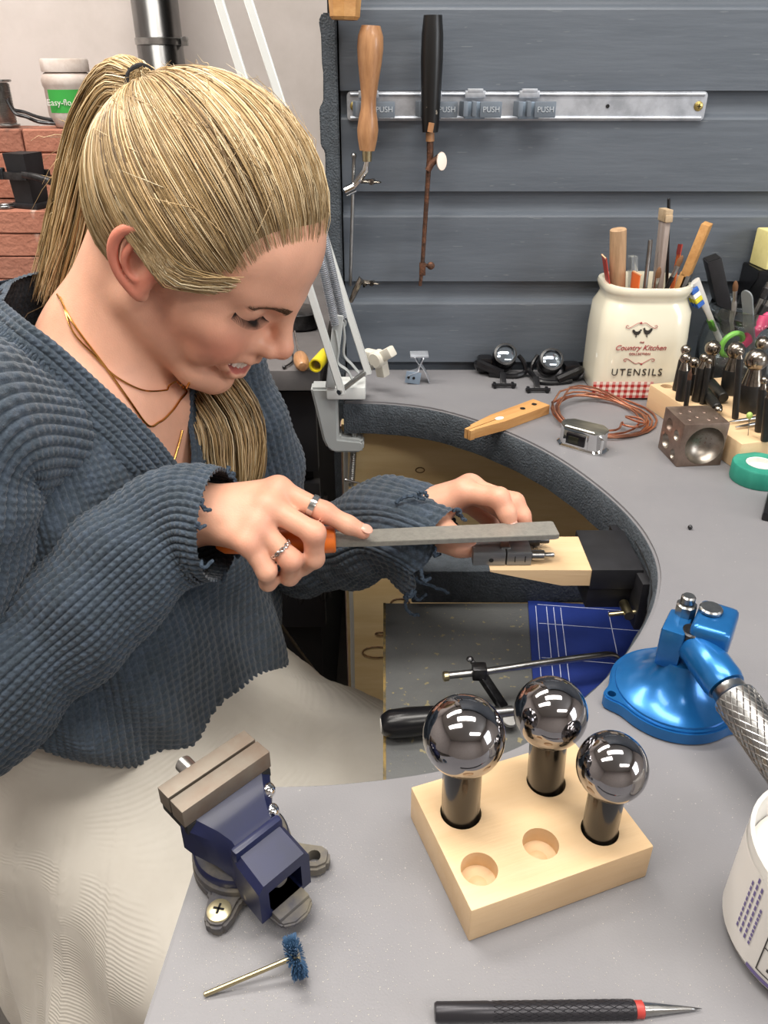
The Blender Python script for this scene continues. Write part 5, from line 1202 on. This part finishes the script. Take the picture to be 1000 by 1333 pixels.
# under-layer
n1, n2 = 90, 60; g = []
th = np.linspace(-PI, PI, n1, endpoint=False)
vs, fs = [], []
phi = np.linspace(0, PI, n2)
for p_ in phi:
    for t_ in th: vs.append((math.sin(p_)*math.cos(t_), math.sin(p_)*math.sin(t_), math.cos(p_)))
vs = np.array(vs); vl_ = HC+vs*HRd*.985
keep = vl_[:, 2] > zline(vl_[:, 0])
for i in range(n2-1):
    for j in range(n1):
        f = (i*n1+j, i*n1+(j+1) % n1, (i+1)*n1+(j+1) % n1, (i+1)*n1+j)
        if all(keep[k] for k in f): fs.append(f)
vw = np.array([h2w(p) for p in vl_])-ORG
u_, fs = compact(vw, np.array(fs))
npmesh('hair_underlayer', u_, fs, mat('hair_root', '8b7048', .6, col2='6f5838', scale=60), her)
# combed-back strands
N_ = 6500; roots = []
while len(roots) < N_:
    u = RG.normal(size=3); u /= np.linalg.norm(u)
    if RG.random() < .34:                    # more roots along the hairline
        x = RG.uniform(-.09, .088); z = zline(x)+RG.exponential(.006)-abs(RG.normal())*.003; y2 = 1-((x-HC[0])/HRd[0])**2-((z-HC[2])/HRd[2])**2
        if y2 < 0: continue
        u = np.array([(x-HC[0])/HRd[0], math.sqrt(y2)*RG.choice([-1, 1]), (z-HC[2])/HRd[2]])
    p = HC+u*HRd
    if p[2] < zline(p[0])+RG.normal()*.0038-.001: continue
    roots.append(u)
roots = np.array(roots); k = 13; T_ = np.linspace(0, 1, k)**.9
lift = RG.uniform(.0, .045, N_)
om = np.arccos(np.clip(roots@tu_, -1, .9999))
A_ = np.sin((1-T_)[None]*om[:, None])/np.sin(om)[:, None]; B_ = np.sin(T_[None]*om[:, None])/np.sin(om)[:, None]
U = A_[:, :, None]*roots[:, None]+B_[:, :, None]*tu_
# locks sag a little towards the ear on the way back
sag = np.sin(PI*T_)[None, :]*(.05+.12*RG.random((N_, 1)))*np.clip(om[:, None]/1.8, 0, 1)
U[:, :, 2] -= sag*np.clip(roots[:, 0:1]+.3, 0, 1)*np.abs(roots[:, 1:2])
wob = RG.normal(size=(N_, 1, 3))*.012*np.sin(PI*T_)[None, :, None]*1.0; U += wob
U /= np.linalg.norm(U, axis=2, keepdims=True)
# wisps just above the ear follow a clumped phase
cl_ = np.sin(roots[:, 1]*23+roots[:, 2]*17+roots[:, 0]*11)
U *= (1+.004+lift[:, None]*np.sin(PI*np.clip(T_*1.1, 0, 1))[None]**.5+.012*cl_[:, None]*np.sin(PI*T_)[None]**2+.035*T_[None]**4)[:, :, None]
P_ = HC+U*HRd
P_ = P_@HB+H0
band = .5+.5*np.sin(roots[:, 1]*9+roots[:, 0]*6)
strands('hair', P_, np.array([.0001, .00028, .00048]+[.00058]*(k-4)+[.0005]), HAIR, her, hcol(N_)*(.82+.3*band[:, None]), 3, 'stuff')
# ponytail: rises from the tie, falls behind the neck; one part comes forward over the far shoulder
def bundle(name, path, rad, n, k=18, fray=.0, m=HAIR, wave=.004, fl=(1, 1), dark=1):
    C_ = poly(path, 12); tt = np.linspace(0, 1, len(C_)); rr = np.interp(tt, np.linspace(0, 1, len(rad)), rad)
    tn = np.gradient(C_, axis=0); tn /= np.linalg.norm(tn, axis=1, keepdims=True)
    a = np.cross(tn, np.array([.15, .97, .2])); a /= np.linalg.norm(a, axis=1, keepdims=True); b = np.cross(tn, a)
    out = []
    ends = np.clip(1-RG.exponential(.05, n)-fray*RG.random(n), .45, 1)
    r_ = np.sqrt(RG.random(n)); an = RG.uniform(0, 2*PI, n); ph = RG.uniform(0, 6.28, n)
    ta = np.linspace(0, 1, k)[None]*ends[:, None]
    I_ = ta*(len(C_)-1)
    def samp(X): return np.stack([np.interp(I_, np.arange(len(C_)), X[:, j]) for j in range(3)], -1)
    Cp, Ap, Bp = samp(C_), samp(a), samp(b); rp = np.interp(I_, np.arange(len(C_)), rr)
    # gather into locks
    lk = np.round(an/(2*PI)*9)/9*2*PI; an2 = an[:, None]*(1-.45*ta)+lk[:, None]*.45*ta
    rr2 = r_[:, None]*(1+.10*np.sin(ta*5+ph[:, None]))
    out = Cp+Ap*(rp*rr2*np.cos(an2)*fl[0])[..., None]+Bp*(rp*rr2*np.sin(an2)*fl[1])[..., None]
    out += wave*np.sin(ta*7+ph[:, None])[..., None]*Ap*.4
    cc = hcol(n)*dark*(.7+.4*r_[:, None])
    return strands(name, out, np.array([.0006]*(k-3)+[.0005, .0004, .00012]), m, her, cc, 3, 'stuff')
tw = TIEW
pp = [tw, px3(180, 112, .72), px3(160, 124, .735), px3(144, 170, .745), px3(133, 235, .75), px3(122, 300, .75), px3(106, 355, .745), px3(84, 412, .735)]
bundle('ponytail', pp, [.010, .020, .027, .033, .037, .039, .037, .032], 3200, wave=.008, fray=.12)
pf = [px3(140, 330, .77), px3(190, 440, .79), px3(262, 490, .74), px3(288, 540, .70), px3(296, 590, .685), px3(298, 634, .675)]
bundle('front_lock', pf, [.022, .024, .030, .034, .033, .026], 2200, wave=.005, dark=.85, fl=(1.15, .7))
# flyaways
ps_ = []
for i in range(170):
    u = RG.normal(size=3); u /= np.linalg.norm(u); u[2] = abs(u[2])*.8+.1; u /= np.linalg.norm(u); q_ = [e2w(u*1.03)]
    if (HC+u*HRd)[2] < zline((HC+u*HRd)[0])+.03: continue
    dv_ = (tu_-u)*.35+RG.normal(size=3)*.18
    for j in range(1, 6): q_.append(e2w((u+dv_*j/5)/np.linalg.norm(u+dv_*j/5)*(1.03+.022*j*RG.random())))
    ps_.append(q_)
for i in range(120):
    s_ = px3(RG.uniform(75, 150), RG.uniform(150, 380), .75); dv_ = np.array([RG.uniform(-.04, .06), RG.uniform(-.03, .01), RG.uniform(-.04, .02)])
    ps_.append([s_+dv_*j/5+RG.normal(size=3)*.0015+np.array([0, 0, -.008*(j/5)**2]) for j in range(6)])
strands('loose_hair', ps_, [.0003, .0003, .0003, .00028, .0002, .0001], HAIR, her, hcol(len(ps_)), 3, 'stuff')
# wisps over and before the ear
ps_ = []
for i in range(420):
    x = RG.uniform(.004, .045); z = zline(x)+RG.uniform(-.002, .012); y = -.0735+.02*max(0, x-.02)*3
    a_ = np.array([x+.02, y+.006, z+.010]); e_ = np.array([-.012+RG.uniform(-.01, .012), -.083, .030+RG.uniform(-.012, .008)])
    mdl = (a_+e_)/2+np.array([0, -.006, -.006-.008*RG.random()])
    C_ = poly([h2w(a_), h2w(mdl), h2w(e_), h2w(e_+np.array([-.025, .004, .008]))], 3); ps_.append(C_)
strands('ear_wisps', ps_, np.array([.0003]+[.0005]*8+[.0002]), HAIR, her, hcol(len(ps_)), 3, 'stuff')
bm = NB(); M = look(tuple(tw-ORG), tuple(px3(180, 110, .72)-ORG))
for j in range(2): tube(bm, [M @ V((.0125*math.cos(a*PI/12), .0125*math.sin(a*PI/12), .003+.004*j+.001*math.sin(a))) for a in range(24)], .0022, 8, True)
obj('hair_tie', bm, mat('hair_tie', '17171b', .8), her)
# necklaces, rings, nails
GOLD = mat('gold', 'd9a860', .2, 1)
def onskin(x, y, Y0):                        # where the ray through a pixel meets the skin
    d_ = np.array(_ray(x, y)); o_ = np.array(_C); t_ = Y0/d_[1]*.75
    for _ in range(60):
        f = S.ev((o_+d_*t_)[None])[0]; t_ += f*.8/np.linalg.norm(d_)
        if abs(f) < 2e-4: break
    return o_+d_*t_
for nm, pl_, r in (('choker_chain', [(76, 384), (84, 398), (96, 432), (122, 462), (150, 490), (185, 508), (215, 508), (238, 500)], .0008), ('pendant_chain', [(80, 388), (97, 422), (140, 482), (188, 550), (207, 549), (222, 536), (233, 521), (241, 508), (247, 497)], .0010), ('long_chain', [(236, 560), (231, 580), (224, 604)], .0011)):
    q_ = [proj_out(onskin(x, y, .7)) for x, y in pl_]
    C_ = [V(proj_out(np.array(p), .0014)-ORG) for p in spline([tuple(p) for p in q_], 10)]
    bm = NB(); tube(bm, C_, r, 6); ch_ = obj(nm, bm, GOLD, her)
SILV = mat('silver', 'd8d8d6', .16, 1)
def finger_ring(a, b, t_, r, wd, nm):
    a, b = np.array(a), np.array(b); c_ = a+(b-a)*t_; M = look(tuple(c_-ORG), tuple(b-ORG)); bm = NB()
    if wd > .003: lathe(bm, [(r, -wd/2), (r+.0011, -wd/2), (r+.0013, 0), (r+.0011, wd/2), (r, wd/2), (r, -wd/2)], M, 32)
    else:
        for s in (0, PI): tube(bm, [M @ V(((r+.0007)*math.cos(k*PI/24), (r+.0007)*math.sin(k*PI/24), .0014*math.sin(k*PI/4+s))) for k in range(48)], .0008, 6, True)
    obj(nm, bm, SILV, her)
finger_ring(px3(*RM[0]), px3(423, 667, .566), .74, .0091, .005, 'silver_ring')
finger_ring(px3(*RM[2]), px3(379, 729, .537), .70, .0093, .002, 'twisted_ring')
NAIL = mat('fingernail', 'd8a390', .25, coat=.2)
def nail(tip, prev, r, upv, nm='fingernail'):
    tip, prev = np.array(tip), np.array(prev); d_ = tip-prev; d_ /= np.linalg.norm(d_); u_ = np.array(upv, float); u_ -= d_*(u_@d_); u_ /= np.linalg.norm(u_)
    c_ = tip+u_*(r-.0007)+d_*.0008; M = look(tuple(c_-ORG), tuple(c_-ORG+d_), tuple(u_)); bm = NB(); ball(bm, (0, 0, 0), 1, (r*.72, .0014, .0058), 16, M); obj(nm, bm, NAIL, her, 180)
nail(px3(473, 692, .5625), px3(453, 683, .563), .0066, (.25, -.45, .9))
nail(px3(664, 683, .597), px3(660, 667, .600), .0068, (.5, -.8, .3))
nail(px3(684, 685, .607), px3(679, 671, .611), .0068, (.6, -.7, .3))
nail(px3(611, 713, .590), px3(600, 709, .593), .0072, (.1, -.8, -.3))
# ---- knitted sweater: tubes of real stitches
YC = np.array([lin(c)[:3] for c in ('3f4954', '34414f', '4c5a69', '2c3744')])
def knit(sx, sv, w_=.0078, h_=.0064, A=.003):
    # sx: arc position across the columns, sv: along them (metres) -> height and a heather tone
    c = sx/w_; f = c-np.floor(c)-.5; s = np.abs(f)*2
    row = np.cos(2*PI*(sv/h_+.5*s)); return A*(np.sqrt(np.maximum(1-s**2.4, 0))*(1+.22*row)-.6), row
def knit_sheet(name, P, sx, sv, m, parent, mask=None, w_=.0078, h_=.0064, A=.003, close=True, flip=1):
    nv, nu, _ = P.shape
    du = np.roll(P, -1, 1)-np.roll(P, 1, 1) if close else np.gradient(P, axis=1); dv = np.gradient(P, axis=0)
    n = np.cross(du, dv)*flip; n /= np.maximum(np.linalg.norm(n, axis=2, keepdims=True), 1e-12)
    d, row = knit(sx, sv, w_, h_, A); Q = P+n*d[..., None]
    col = np.floor(sx/w_); r_ = np.floor(sv/h_+.55*np.abs((sx/w_-col-.5)*2)); hsh = np.modf(np.abs(np.sin(col*12.9898+r_*78.233)*43758.5453))[0]
    hs2 = np.modf(np.abs(np.sin(col*39.3+np.floor(sv/.05)*11.1)*9758.5453))[0]
    cc = YC[0]*(.86+.22*hsh[..., None]+.12*hs2[..., None]); cc[..., 2] *= (.97+.06*hsh)
    iu = np.arange(nu if close else nu-1); ju = (iu+1) % nu; iv = np.arange(nv-1)[:, None]*nu
    q = np.stack([iv+iu, iv+ju, iv+nu+ju, iv+nu+iu], -1)
    if mask is not None: q = q[~(mask[:-1][:, iu] & mask[1:][:, iu] & mask[:-1][:, ju] & mask[1:][:, ju])]
    return npmesh(name, Q.reshape(-1, 3)-ORG, q.reshape(-1, 4), m, parent, True, None, cc.reshape(-1, 3))
def resample(keys, cols, n):
    keys = np.array(keys, float); k = len(keys); out = np.array(spline([V(tuple(x[:3])) for x in keys], 16)); rest = np.array(spline([V((tuple(x[3:6])+(0, 0, 0))[:3]) for x in keys], 16))
    L_ = np.concatenate([[0], np.cumsum(np.linalg.norm(np.diff(out, axis=0), axis=1))]); s = np.linspace(0, L_[-1], n)
    return np.stack([np.interp(s, L_, out[:, j]) for j in range(3)], 1), np.stack([np.interp(s, L_, rest[:, j]) for j in range(3)], 1), s
# torso: rows of (height, centre x, centre y, half depth, half width)
TR = [(.690, -.270, .655, .112, .180), (.705, -.270, .656, .118, .188), (.74, -.271, .660, .123, .190), (.80, -.274, .670, .121, .186), (.87, -.278, .682, .112, .180), (.93, -.282, .690, .106, .178), (.975, -.286, .694, .100, .178), (1.015, -.290, .697, .090, .172), (1.045, -.290, .698, .078, .150), (1.068, -.285, .698, .068, .112), (1.088, -.279, .697, .062, .074), (1.10, -.277, .697, .058, .060)]
NV, NU = 400, 860
cz_, ab, sv = resample([(r[1], r[2], r[0], r[3], r[4], 0) for r in TR], 0, NV)
ph = np.linspace(-PI, PI, NU, endpoint=False)          # 0 = chest front
cs, sn = np.cos(ph), np.sin(ph); e_ = 2/2.35
ex_ = np.sign(cs)*np.abs(cs)**e_; ey_ = np.sign(sn)*np.abs(sn)**e_
zt = cz_[:, 2]; tilt = np.interp(zt, [.69, .80, 1.0, 1.10], [-.24, -.06, -.16, -.14])
P = cz_[:, None]+ab[:, None, 0:1]*ex_[None, :, None]*CN+ab[:, None, 1:2]*ey_[None, :, None]*CL
P[:, :, 2] += tilt[:, None]*(ab[:, 1:2]*ey_[None])-.095*np.interp(zt, [.69, .80], [1, 0])[:, None]*np.maximum(np.cos(ph-.75), -.3)[None]
fr = np.cos(ph)[None]*np.interp(zt, [.69, .9, 1.1], [1, .6, 0])[:, None]
wr_ = .0045*np.sin(ph*9+zt[:, None]*22)+.004*np.sin(ph*5-zt[:, None]*37+1)+.003*np.sin(ph*14+zt[:, None]*60)
bust = .008*np.exp(-((zt-.885)/.05)**2)[:, None]*(np.exp(-((ph-.55)/.4)**2)+np.exp(-((ph+.55)/.4)**2))[None]
nr = (ex_[None, :, None]*CN+ey_[None, :, None]*CL)
P = P+nr*(wr_*np.interp(zt, [.69, .72, 1.0, 1.08], [.5, 1, .6, 0])[:, None]+bust)[..., None]
sx = ph[None]/(2*PI)*1.015*np.ones((NV, 1)); SVv = sv[:, None]*np.ones((1, NU))
ZB, HWT = .925, .088
lat = (P-np.array([-.275, .69, 0]))@CL; zz_ = P[:, :, 2]+.14*lat
def vhw(z): return HWT*np.clip((z-ZB)/(1.085-ZB), 0, 2)**.92
mask = (np.abs(lat-.004) < vhw(zz_)) & (np.abs(ph)[None] < 1.75)
knit_sheet('sweater', P, sx, SVv, KNIT, her, mask, .0070, .0060, .0028)
# neckband: a broad rib band along the V, running round the back of the neck
def tors(latv, z):                       # point on the chest at side offset latv and height z
    i = np.argmin(np.abs(zt-z)); row = P[i]; la = lat[i]; c_ = np.where(np.abs(ph) < 1.9)[0]
    j = c_[np.argmin(np.abs(la[c_]-latv))]; return row[j], j, i
edge = []
for z in np.linspace(1.088, ZB+.004, 14): edge.append((-1, z))
eb = [(1, z) for z in np.linspace(ZB+.012, 1.088, 14)]
pts_n = [tors(s*vhw(z)+.004, z+.0)[0] for s, z in edge]; pts_f = [tors(s*vhw(z)+.004, z)[0] for s, z in eb]
back = [np.array([-.275, .697, 1.098])+.056*(math.cos(a)*CN+math.sin(a)*CL)*np.array([1, 1, 0]) for a in np.linspace(1.9, 2*PI-1.9, 9)]
ring_ = [tuple(p) for p in pts_n]+[tuple(p) for p in pts_f]+[tuple(p) for p in back[1:-1]]
bl, _, bs = resample([p+(0, 0, 0) for p in ring_+[ring_[0]]], 0, 620)
bl = np.stack([np.convolve(np.concatenate([bl[-9:], bl[:, :], bl[:8]])[:, j], np.ones(18)/18, 'valid')[:620] for j in range(3)], 1)
tb_ = np.gradient(bl, axis=0); tb_ /= np.linalg.norm(tb_, axis=1, keepdims=True)
cen = np.array([-.275, .692, 0]); 
on_ = np.stack([bl[:, 0]-cen[0], bl[:, 1]-cen[1], np.interp(bl[:, 2], [.92, 1.06, 1.1], [.035, .05, .08])], 1); on_ /= np.linalg.norm(on_, axis=1, keepdims=True)
wd_ = np.cross(tb_, on_); wd_ /= np.linalg.norm(wd_, axis=1, keepdims=True)
# make the width vector point away from the opening
mid_ = bl.mean(0); sgn = np.sign(((bl-mid_)*wd_).sum(1)); sgn = np.sign(np.convolve(sgn, np.ones(31), 'same')+1e-9); wd_ *= sgn[:, None]
nw = 70; wv = np.linspace(-.006, .034, nw); prof_ = .0075*np.clip(1-((wv-.013)/.023)**4, 0, 1)
Pb = bl[:, None]+wd_[:, None]*wv[None, :, None]+on_[:, None]*(prof_-.002)[None, :, None]
knit_sheet('neckband', Pb, wv[None]*np.ones((620, 1)), bs[:, None]*np.ones((1, nw)), KNIT, her, None, .0068, .0060, .0030, False, 1)
# sleeves
def sleeve(name, keys, nu, nv, flip=1, wob=0.004, seed=0, flare=None, ref=(0, 0, 1)):
    C_, rr, s_ = resample([k[:3]+(k[3], k[4] if len(k) > 4 else k[3], 0) for k in keys], 0, nv)
    tn = np.gradient(C_, axis=0); tn /= np.linalg.norm(tn, axis=1, keepdims=True)
    tn = np.stack([np.convolve(np.pad(tn[:, j], 12, 'edge'), np.ones(25)/25, 'valid') for j in range(3)], 1); tn /= np.linalg.norm(tn, axis=1, keepdims=True)
    u = np.array(ref, float); U_ = []
    for i in range(nv):
        u = u-tn[i]*(u@tn[i]); u /= np.linalg.norm(u); U_.append(u)
    U_ = np.array(U_); W_ = np.cross(tn, U_); a = np.linspace(0, 2*PI, nu, endpoint=False)
    L_ = s_[-1]; sv_ = s_[:, None]
    fold = wob*(np.sin(sv_*95+1.6*np.sin(a*2+seed)[None]+seed)*.5+np.sin(sv_*52+a[None]*1+seed*2)*.6+.7*np.sin(a[None]*3+sv_*14+seed))*np.clip((L_-sv_)/.05, .25, 1)
    R1 = rr[:, 0:1]+fold; R2 = rr[:, 1:2]+fold
    P = C_[:, None]+U_[:, None]*(R1*np.cos(a)[None])[..., None]+W_[:, None]*(R2*np.sin(a)[None])[..., None]
    if flare is not None: P = flare(P, sv_/L_, a)
    circ = round(2*PI*rr[:, 0].mean()/.0078)*.0078
    knit_sheet(name, P, a[None]/(2*PI)*circ*np.ones((nv, 1)), sv_*np.ones((1, nu)), KNIT, her, None, .0078, .0066, .0032, True, flip)
    return P
def k3(p, *r): return tuple(p)+tuple(r)
cuff_r = px3(287, 683, .563)
PR = sleeve('sleeve', [k3((-.30, .625, .985), .060), k3(SHR+np.array([-.012, -.004, -.012]), .074), k3((SHR+EL)/2+np.array([-.014, -.010, .008]), .072), k3(EL+np.array([0, -.004, -.006]), .062), k3(EL*.62+WR*.38+np.array([0, 0, -.010]), .055), k3(WR*.9+EL*.1, .050), k3(cuff_r, .0475)], 300, 620, 1, .004, .7)
cuff_l = px3(563, 708, .624)
def drop(P, t_, a):
    P = P.copy(); w2 = np.clip((t_-.86)/.14, 0, 1); P[:, :, 2] -= w2*.010*(np.sin(a*5)+.6*np.sin(a*9+1))[None]*.35; P[:, :, 0] += w2*.004*np.sin(a*7+2)[None]; return P
PL = sleeve('sleeve', [k3((-.225, .78, .985), .060), k3(SHL+np.array([-.012, 0, -.008]), .066), k3((SHL+ELL)/2+np.array([-.008, .006, .004]), .058), k3(ELL+np.array([-.010, .004, -.014]), .050), k3(ELL*.5+WL*.5+np.array([0, 0, -.020]), .045), k3(WL*.97+ELL*.03+np.array([-.008, 0, -.009]), .045), k3(cuff_l, .050, .050)], 260, 560, 1, .0045, 2.1, drop)
# frayed yarn ends at the cuffs
bm = NB()
def yarn(pts, r=.0016):
    C_ = spline([V(tuple(p)) for p in pts], 6); C_ = [c+V((.0007*math.sin(i*1.9), .0007*math.cos(i*1.7), .0005*math.sin(i*2.3))) for i, c in enumerate(C_)]
    tube(bm, C_, r, 6)
for (edge_, ctr, n_, ln, sd) in ((PL[-1], cuff_l, 15, .012, 1), (PR[-1], cuff_r, 8, .007, 2)):
    rr = random.Random(sd)
    for i in range(n_):
        p = edge_[int(len(edge_)*(i+rr.random()*.8)/n_) % len(edge_)]; o_ = (p-ctr)/np.linalg.norm(p-ctr)
        l = ln*rr.uniform(.4, 1.2); d1 = np.array([rr.uniform(-.3, 1), rr.uniform(-.6, .3), rr.uniform(-.9, .4)])
        yarn([p-ORG-o_*.002, p-ORG+o_*.004+d1*l*.4, p-ORG+o_*.002+d1*l*.8+np.array([0, 0, -.004]), p-ORG-o_*.002+d1*l+np.array([.003, 0, -.002])])
for q_ in ([(518, 718), (512, 735), (522, 752), (530, 772), (528, 790), (537, 800), (546, 800)], [(494, 707), (510, 722), (522, 728), (530, 745), (545, 757), (560, 762), (585, 772)], [(505, 716), (520, 722), (516, 735), (528, 742), (524, 752)], [(548, 650), (545, 642), (552, 640), (556, 646)], [(515, 655), (525, 648), (540, 645), (552, 650)]):
    yarn([px3(x, y, .598+.00002*y)-ORG for x, y in q_], .0017)
tag(obj('frayed_yarn', bm, mat('yarn', '3d4a59', .9, col2='323e4b', scale=300), her), kind='stuff')
# ---- white skirt over hips and thighs
K = SDF()
K.ell((-.268, .650, .640), (.118, .175, .115), RB, .05)
K.ell((-.285, .640, .585), (.15, .195, .12), RB, .05)
K.cone((-.27, .55, .575), (-.07, .345, .525), .105, .082, .05)
K.cone((-.25, .72, .57), (.005, .642, .540), .100, .078, .05)
K.cone((-.18, .62, .555), (-.04, .50, .50), .10, .08, .06)
K.cone((-.30, .53, .45), (-.08, .335, .36), .115, .10, .06)
K.cone((-.24, .55, .40), (-.03, .52, .36), .13, .11, .06)
K.cone((-.26, .70, .45), (-.01, .60, .42), .11, .085, .06)
K.cone((-.31, .52, .33), (-.09, .33, .25), .12, .105, .06)
K.cone((-.10, .45, .30), (-.05, .56, .28), .12, .11, .06)
kv, kt, kq = K.mesh(.0045)
an = np.arctan2(kv[:, 1]-.62, kv[:, 0]+.25); dz = .70-kv[:, 2]
gn = np.stack([kv[:, 0]+.2, kv[:, 1]-.55, np.zeros(len(kv))], 1); gn /= np.maximum(np.linalg.norm(gn, axis=1, keepdims=True), 1e-6)
low = np.clip(dz/.25, 0, 1.3)
fold = .006*np.sin(an*17+2*np.sin(dz*9))*low+.009*np.sin(an*8+dz*8+1)*low
fs_ = np.modf(np.abs(an)*3.6+100)[0]; seam = .0022*np.exp(-((fs_-.5)/.045)**2)+.0012*np.exp(-((fs_-.72)/.03)**2)
kv = kv+gn*(fold+seam)[:, None]
SKIRT = mat('white_cotton', 'd6d1c7', .85, col2='cec8bd', scale=8, sheen=.15, dots=('bdb7ab', 9, .74))
N = SKIRT.node_tree.nodes; Lk = SKIRT.node_tree.links
wv_ = N.new('ShaderNodeTexWave'); wv_.bands_direction = 'Z'; wv_.inputs['Scale'].default_value = 95; wv_.inputs['Distortion'].default_value = .4; wv_.inputs['Detail'].default_value = 1
nz_ = N.new('ShaderNodeTexNoise'); nz_.inputs['Scale'].default_value = 14; cr = N.new('ShaderNodeMapRange'); cr.inputs[1].default_value = .48; cr.inputs[2].default_value = .55
tcn = N.new('ShaderNodeTexCoord'); Lk.new(tcn.outputs['Object'], wv_.inputs[0]); Lk.new(tcn.outputs['Object'], nz_.inputs[0]); Lk.new(nz_.outputs[0], cr.inputs[0])
mu = N.new('ShaderNodeMath'); mu.operation = 'MULTIPLY'; Lk.new(wv_.outputs[1], mu.inputs[0]); Lk.new(cr.outputs[0], mu.inputs[1])
bp = N.new('ShaderNodeBump'); bp.inputs['Strength'].default_value = .4; bp.inputs['Distance'].default_value = .0008; Lk.new(mu.outputs[0], bp.inputs['Height']); Lk.new(bp.outputs[0], N['Principled BSDF'].inputs['Normal'])
npmesh('skirt', kv-ORG, kq, SKIRT, her, True, kt if len(kt) else None)
# ---- the stool she sits on
st = thing('stool', 'black padded stool with curved black frame under the woman', 'stool', (-.28, .63, 0))
bm = NB(); lathe(bm, [(0, .455), (.15, .455), (.165, .465), (.165, .49), (.15, .502), (0, .505)], None, 36); obj('seat', bm, BLACKPL, st)
for a in range(4):
    bm = NB(); c_, s_ = math.cos(a*PI/2+.5), math.sin(a*PI/2+.5); rod(bm, (.12*c_, .12*s_, .456), (.2*c_, .2*s_, 0), .012, 12); obj('leg', bm, BLACK, st)
bm = NB(); tube(bm, [V(tuple(px3(x, y, Y)))-V((-.28, .63, 0)) for x, y, Y in ((322, 770, .83), (345, 800, .83), (375, 842, .82), (410, 890, .80), (445, 935, .78), (475, 985, .77), (480, 1030, .77))], .012, 10); obj('side_tube', bm, BLACKPL, st)
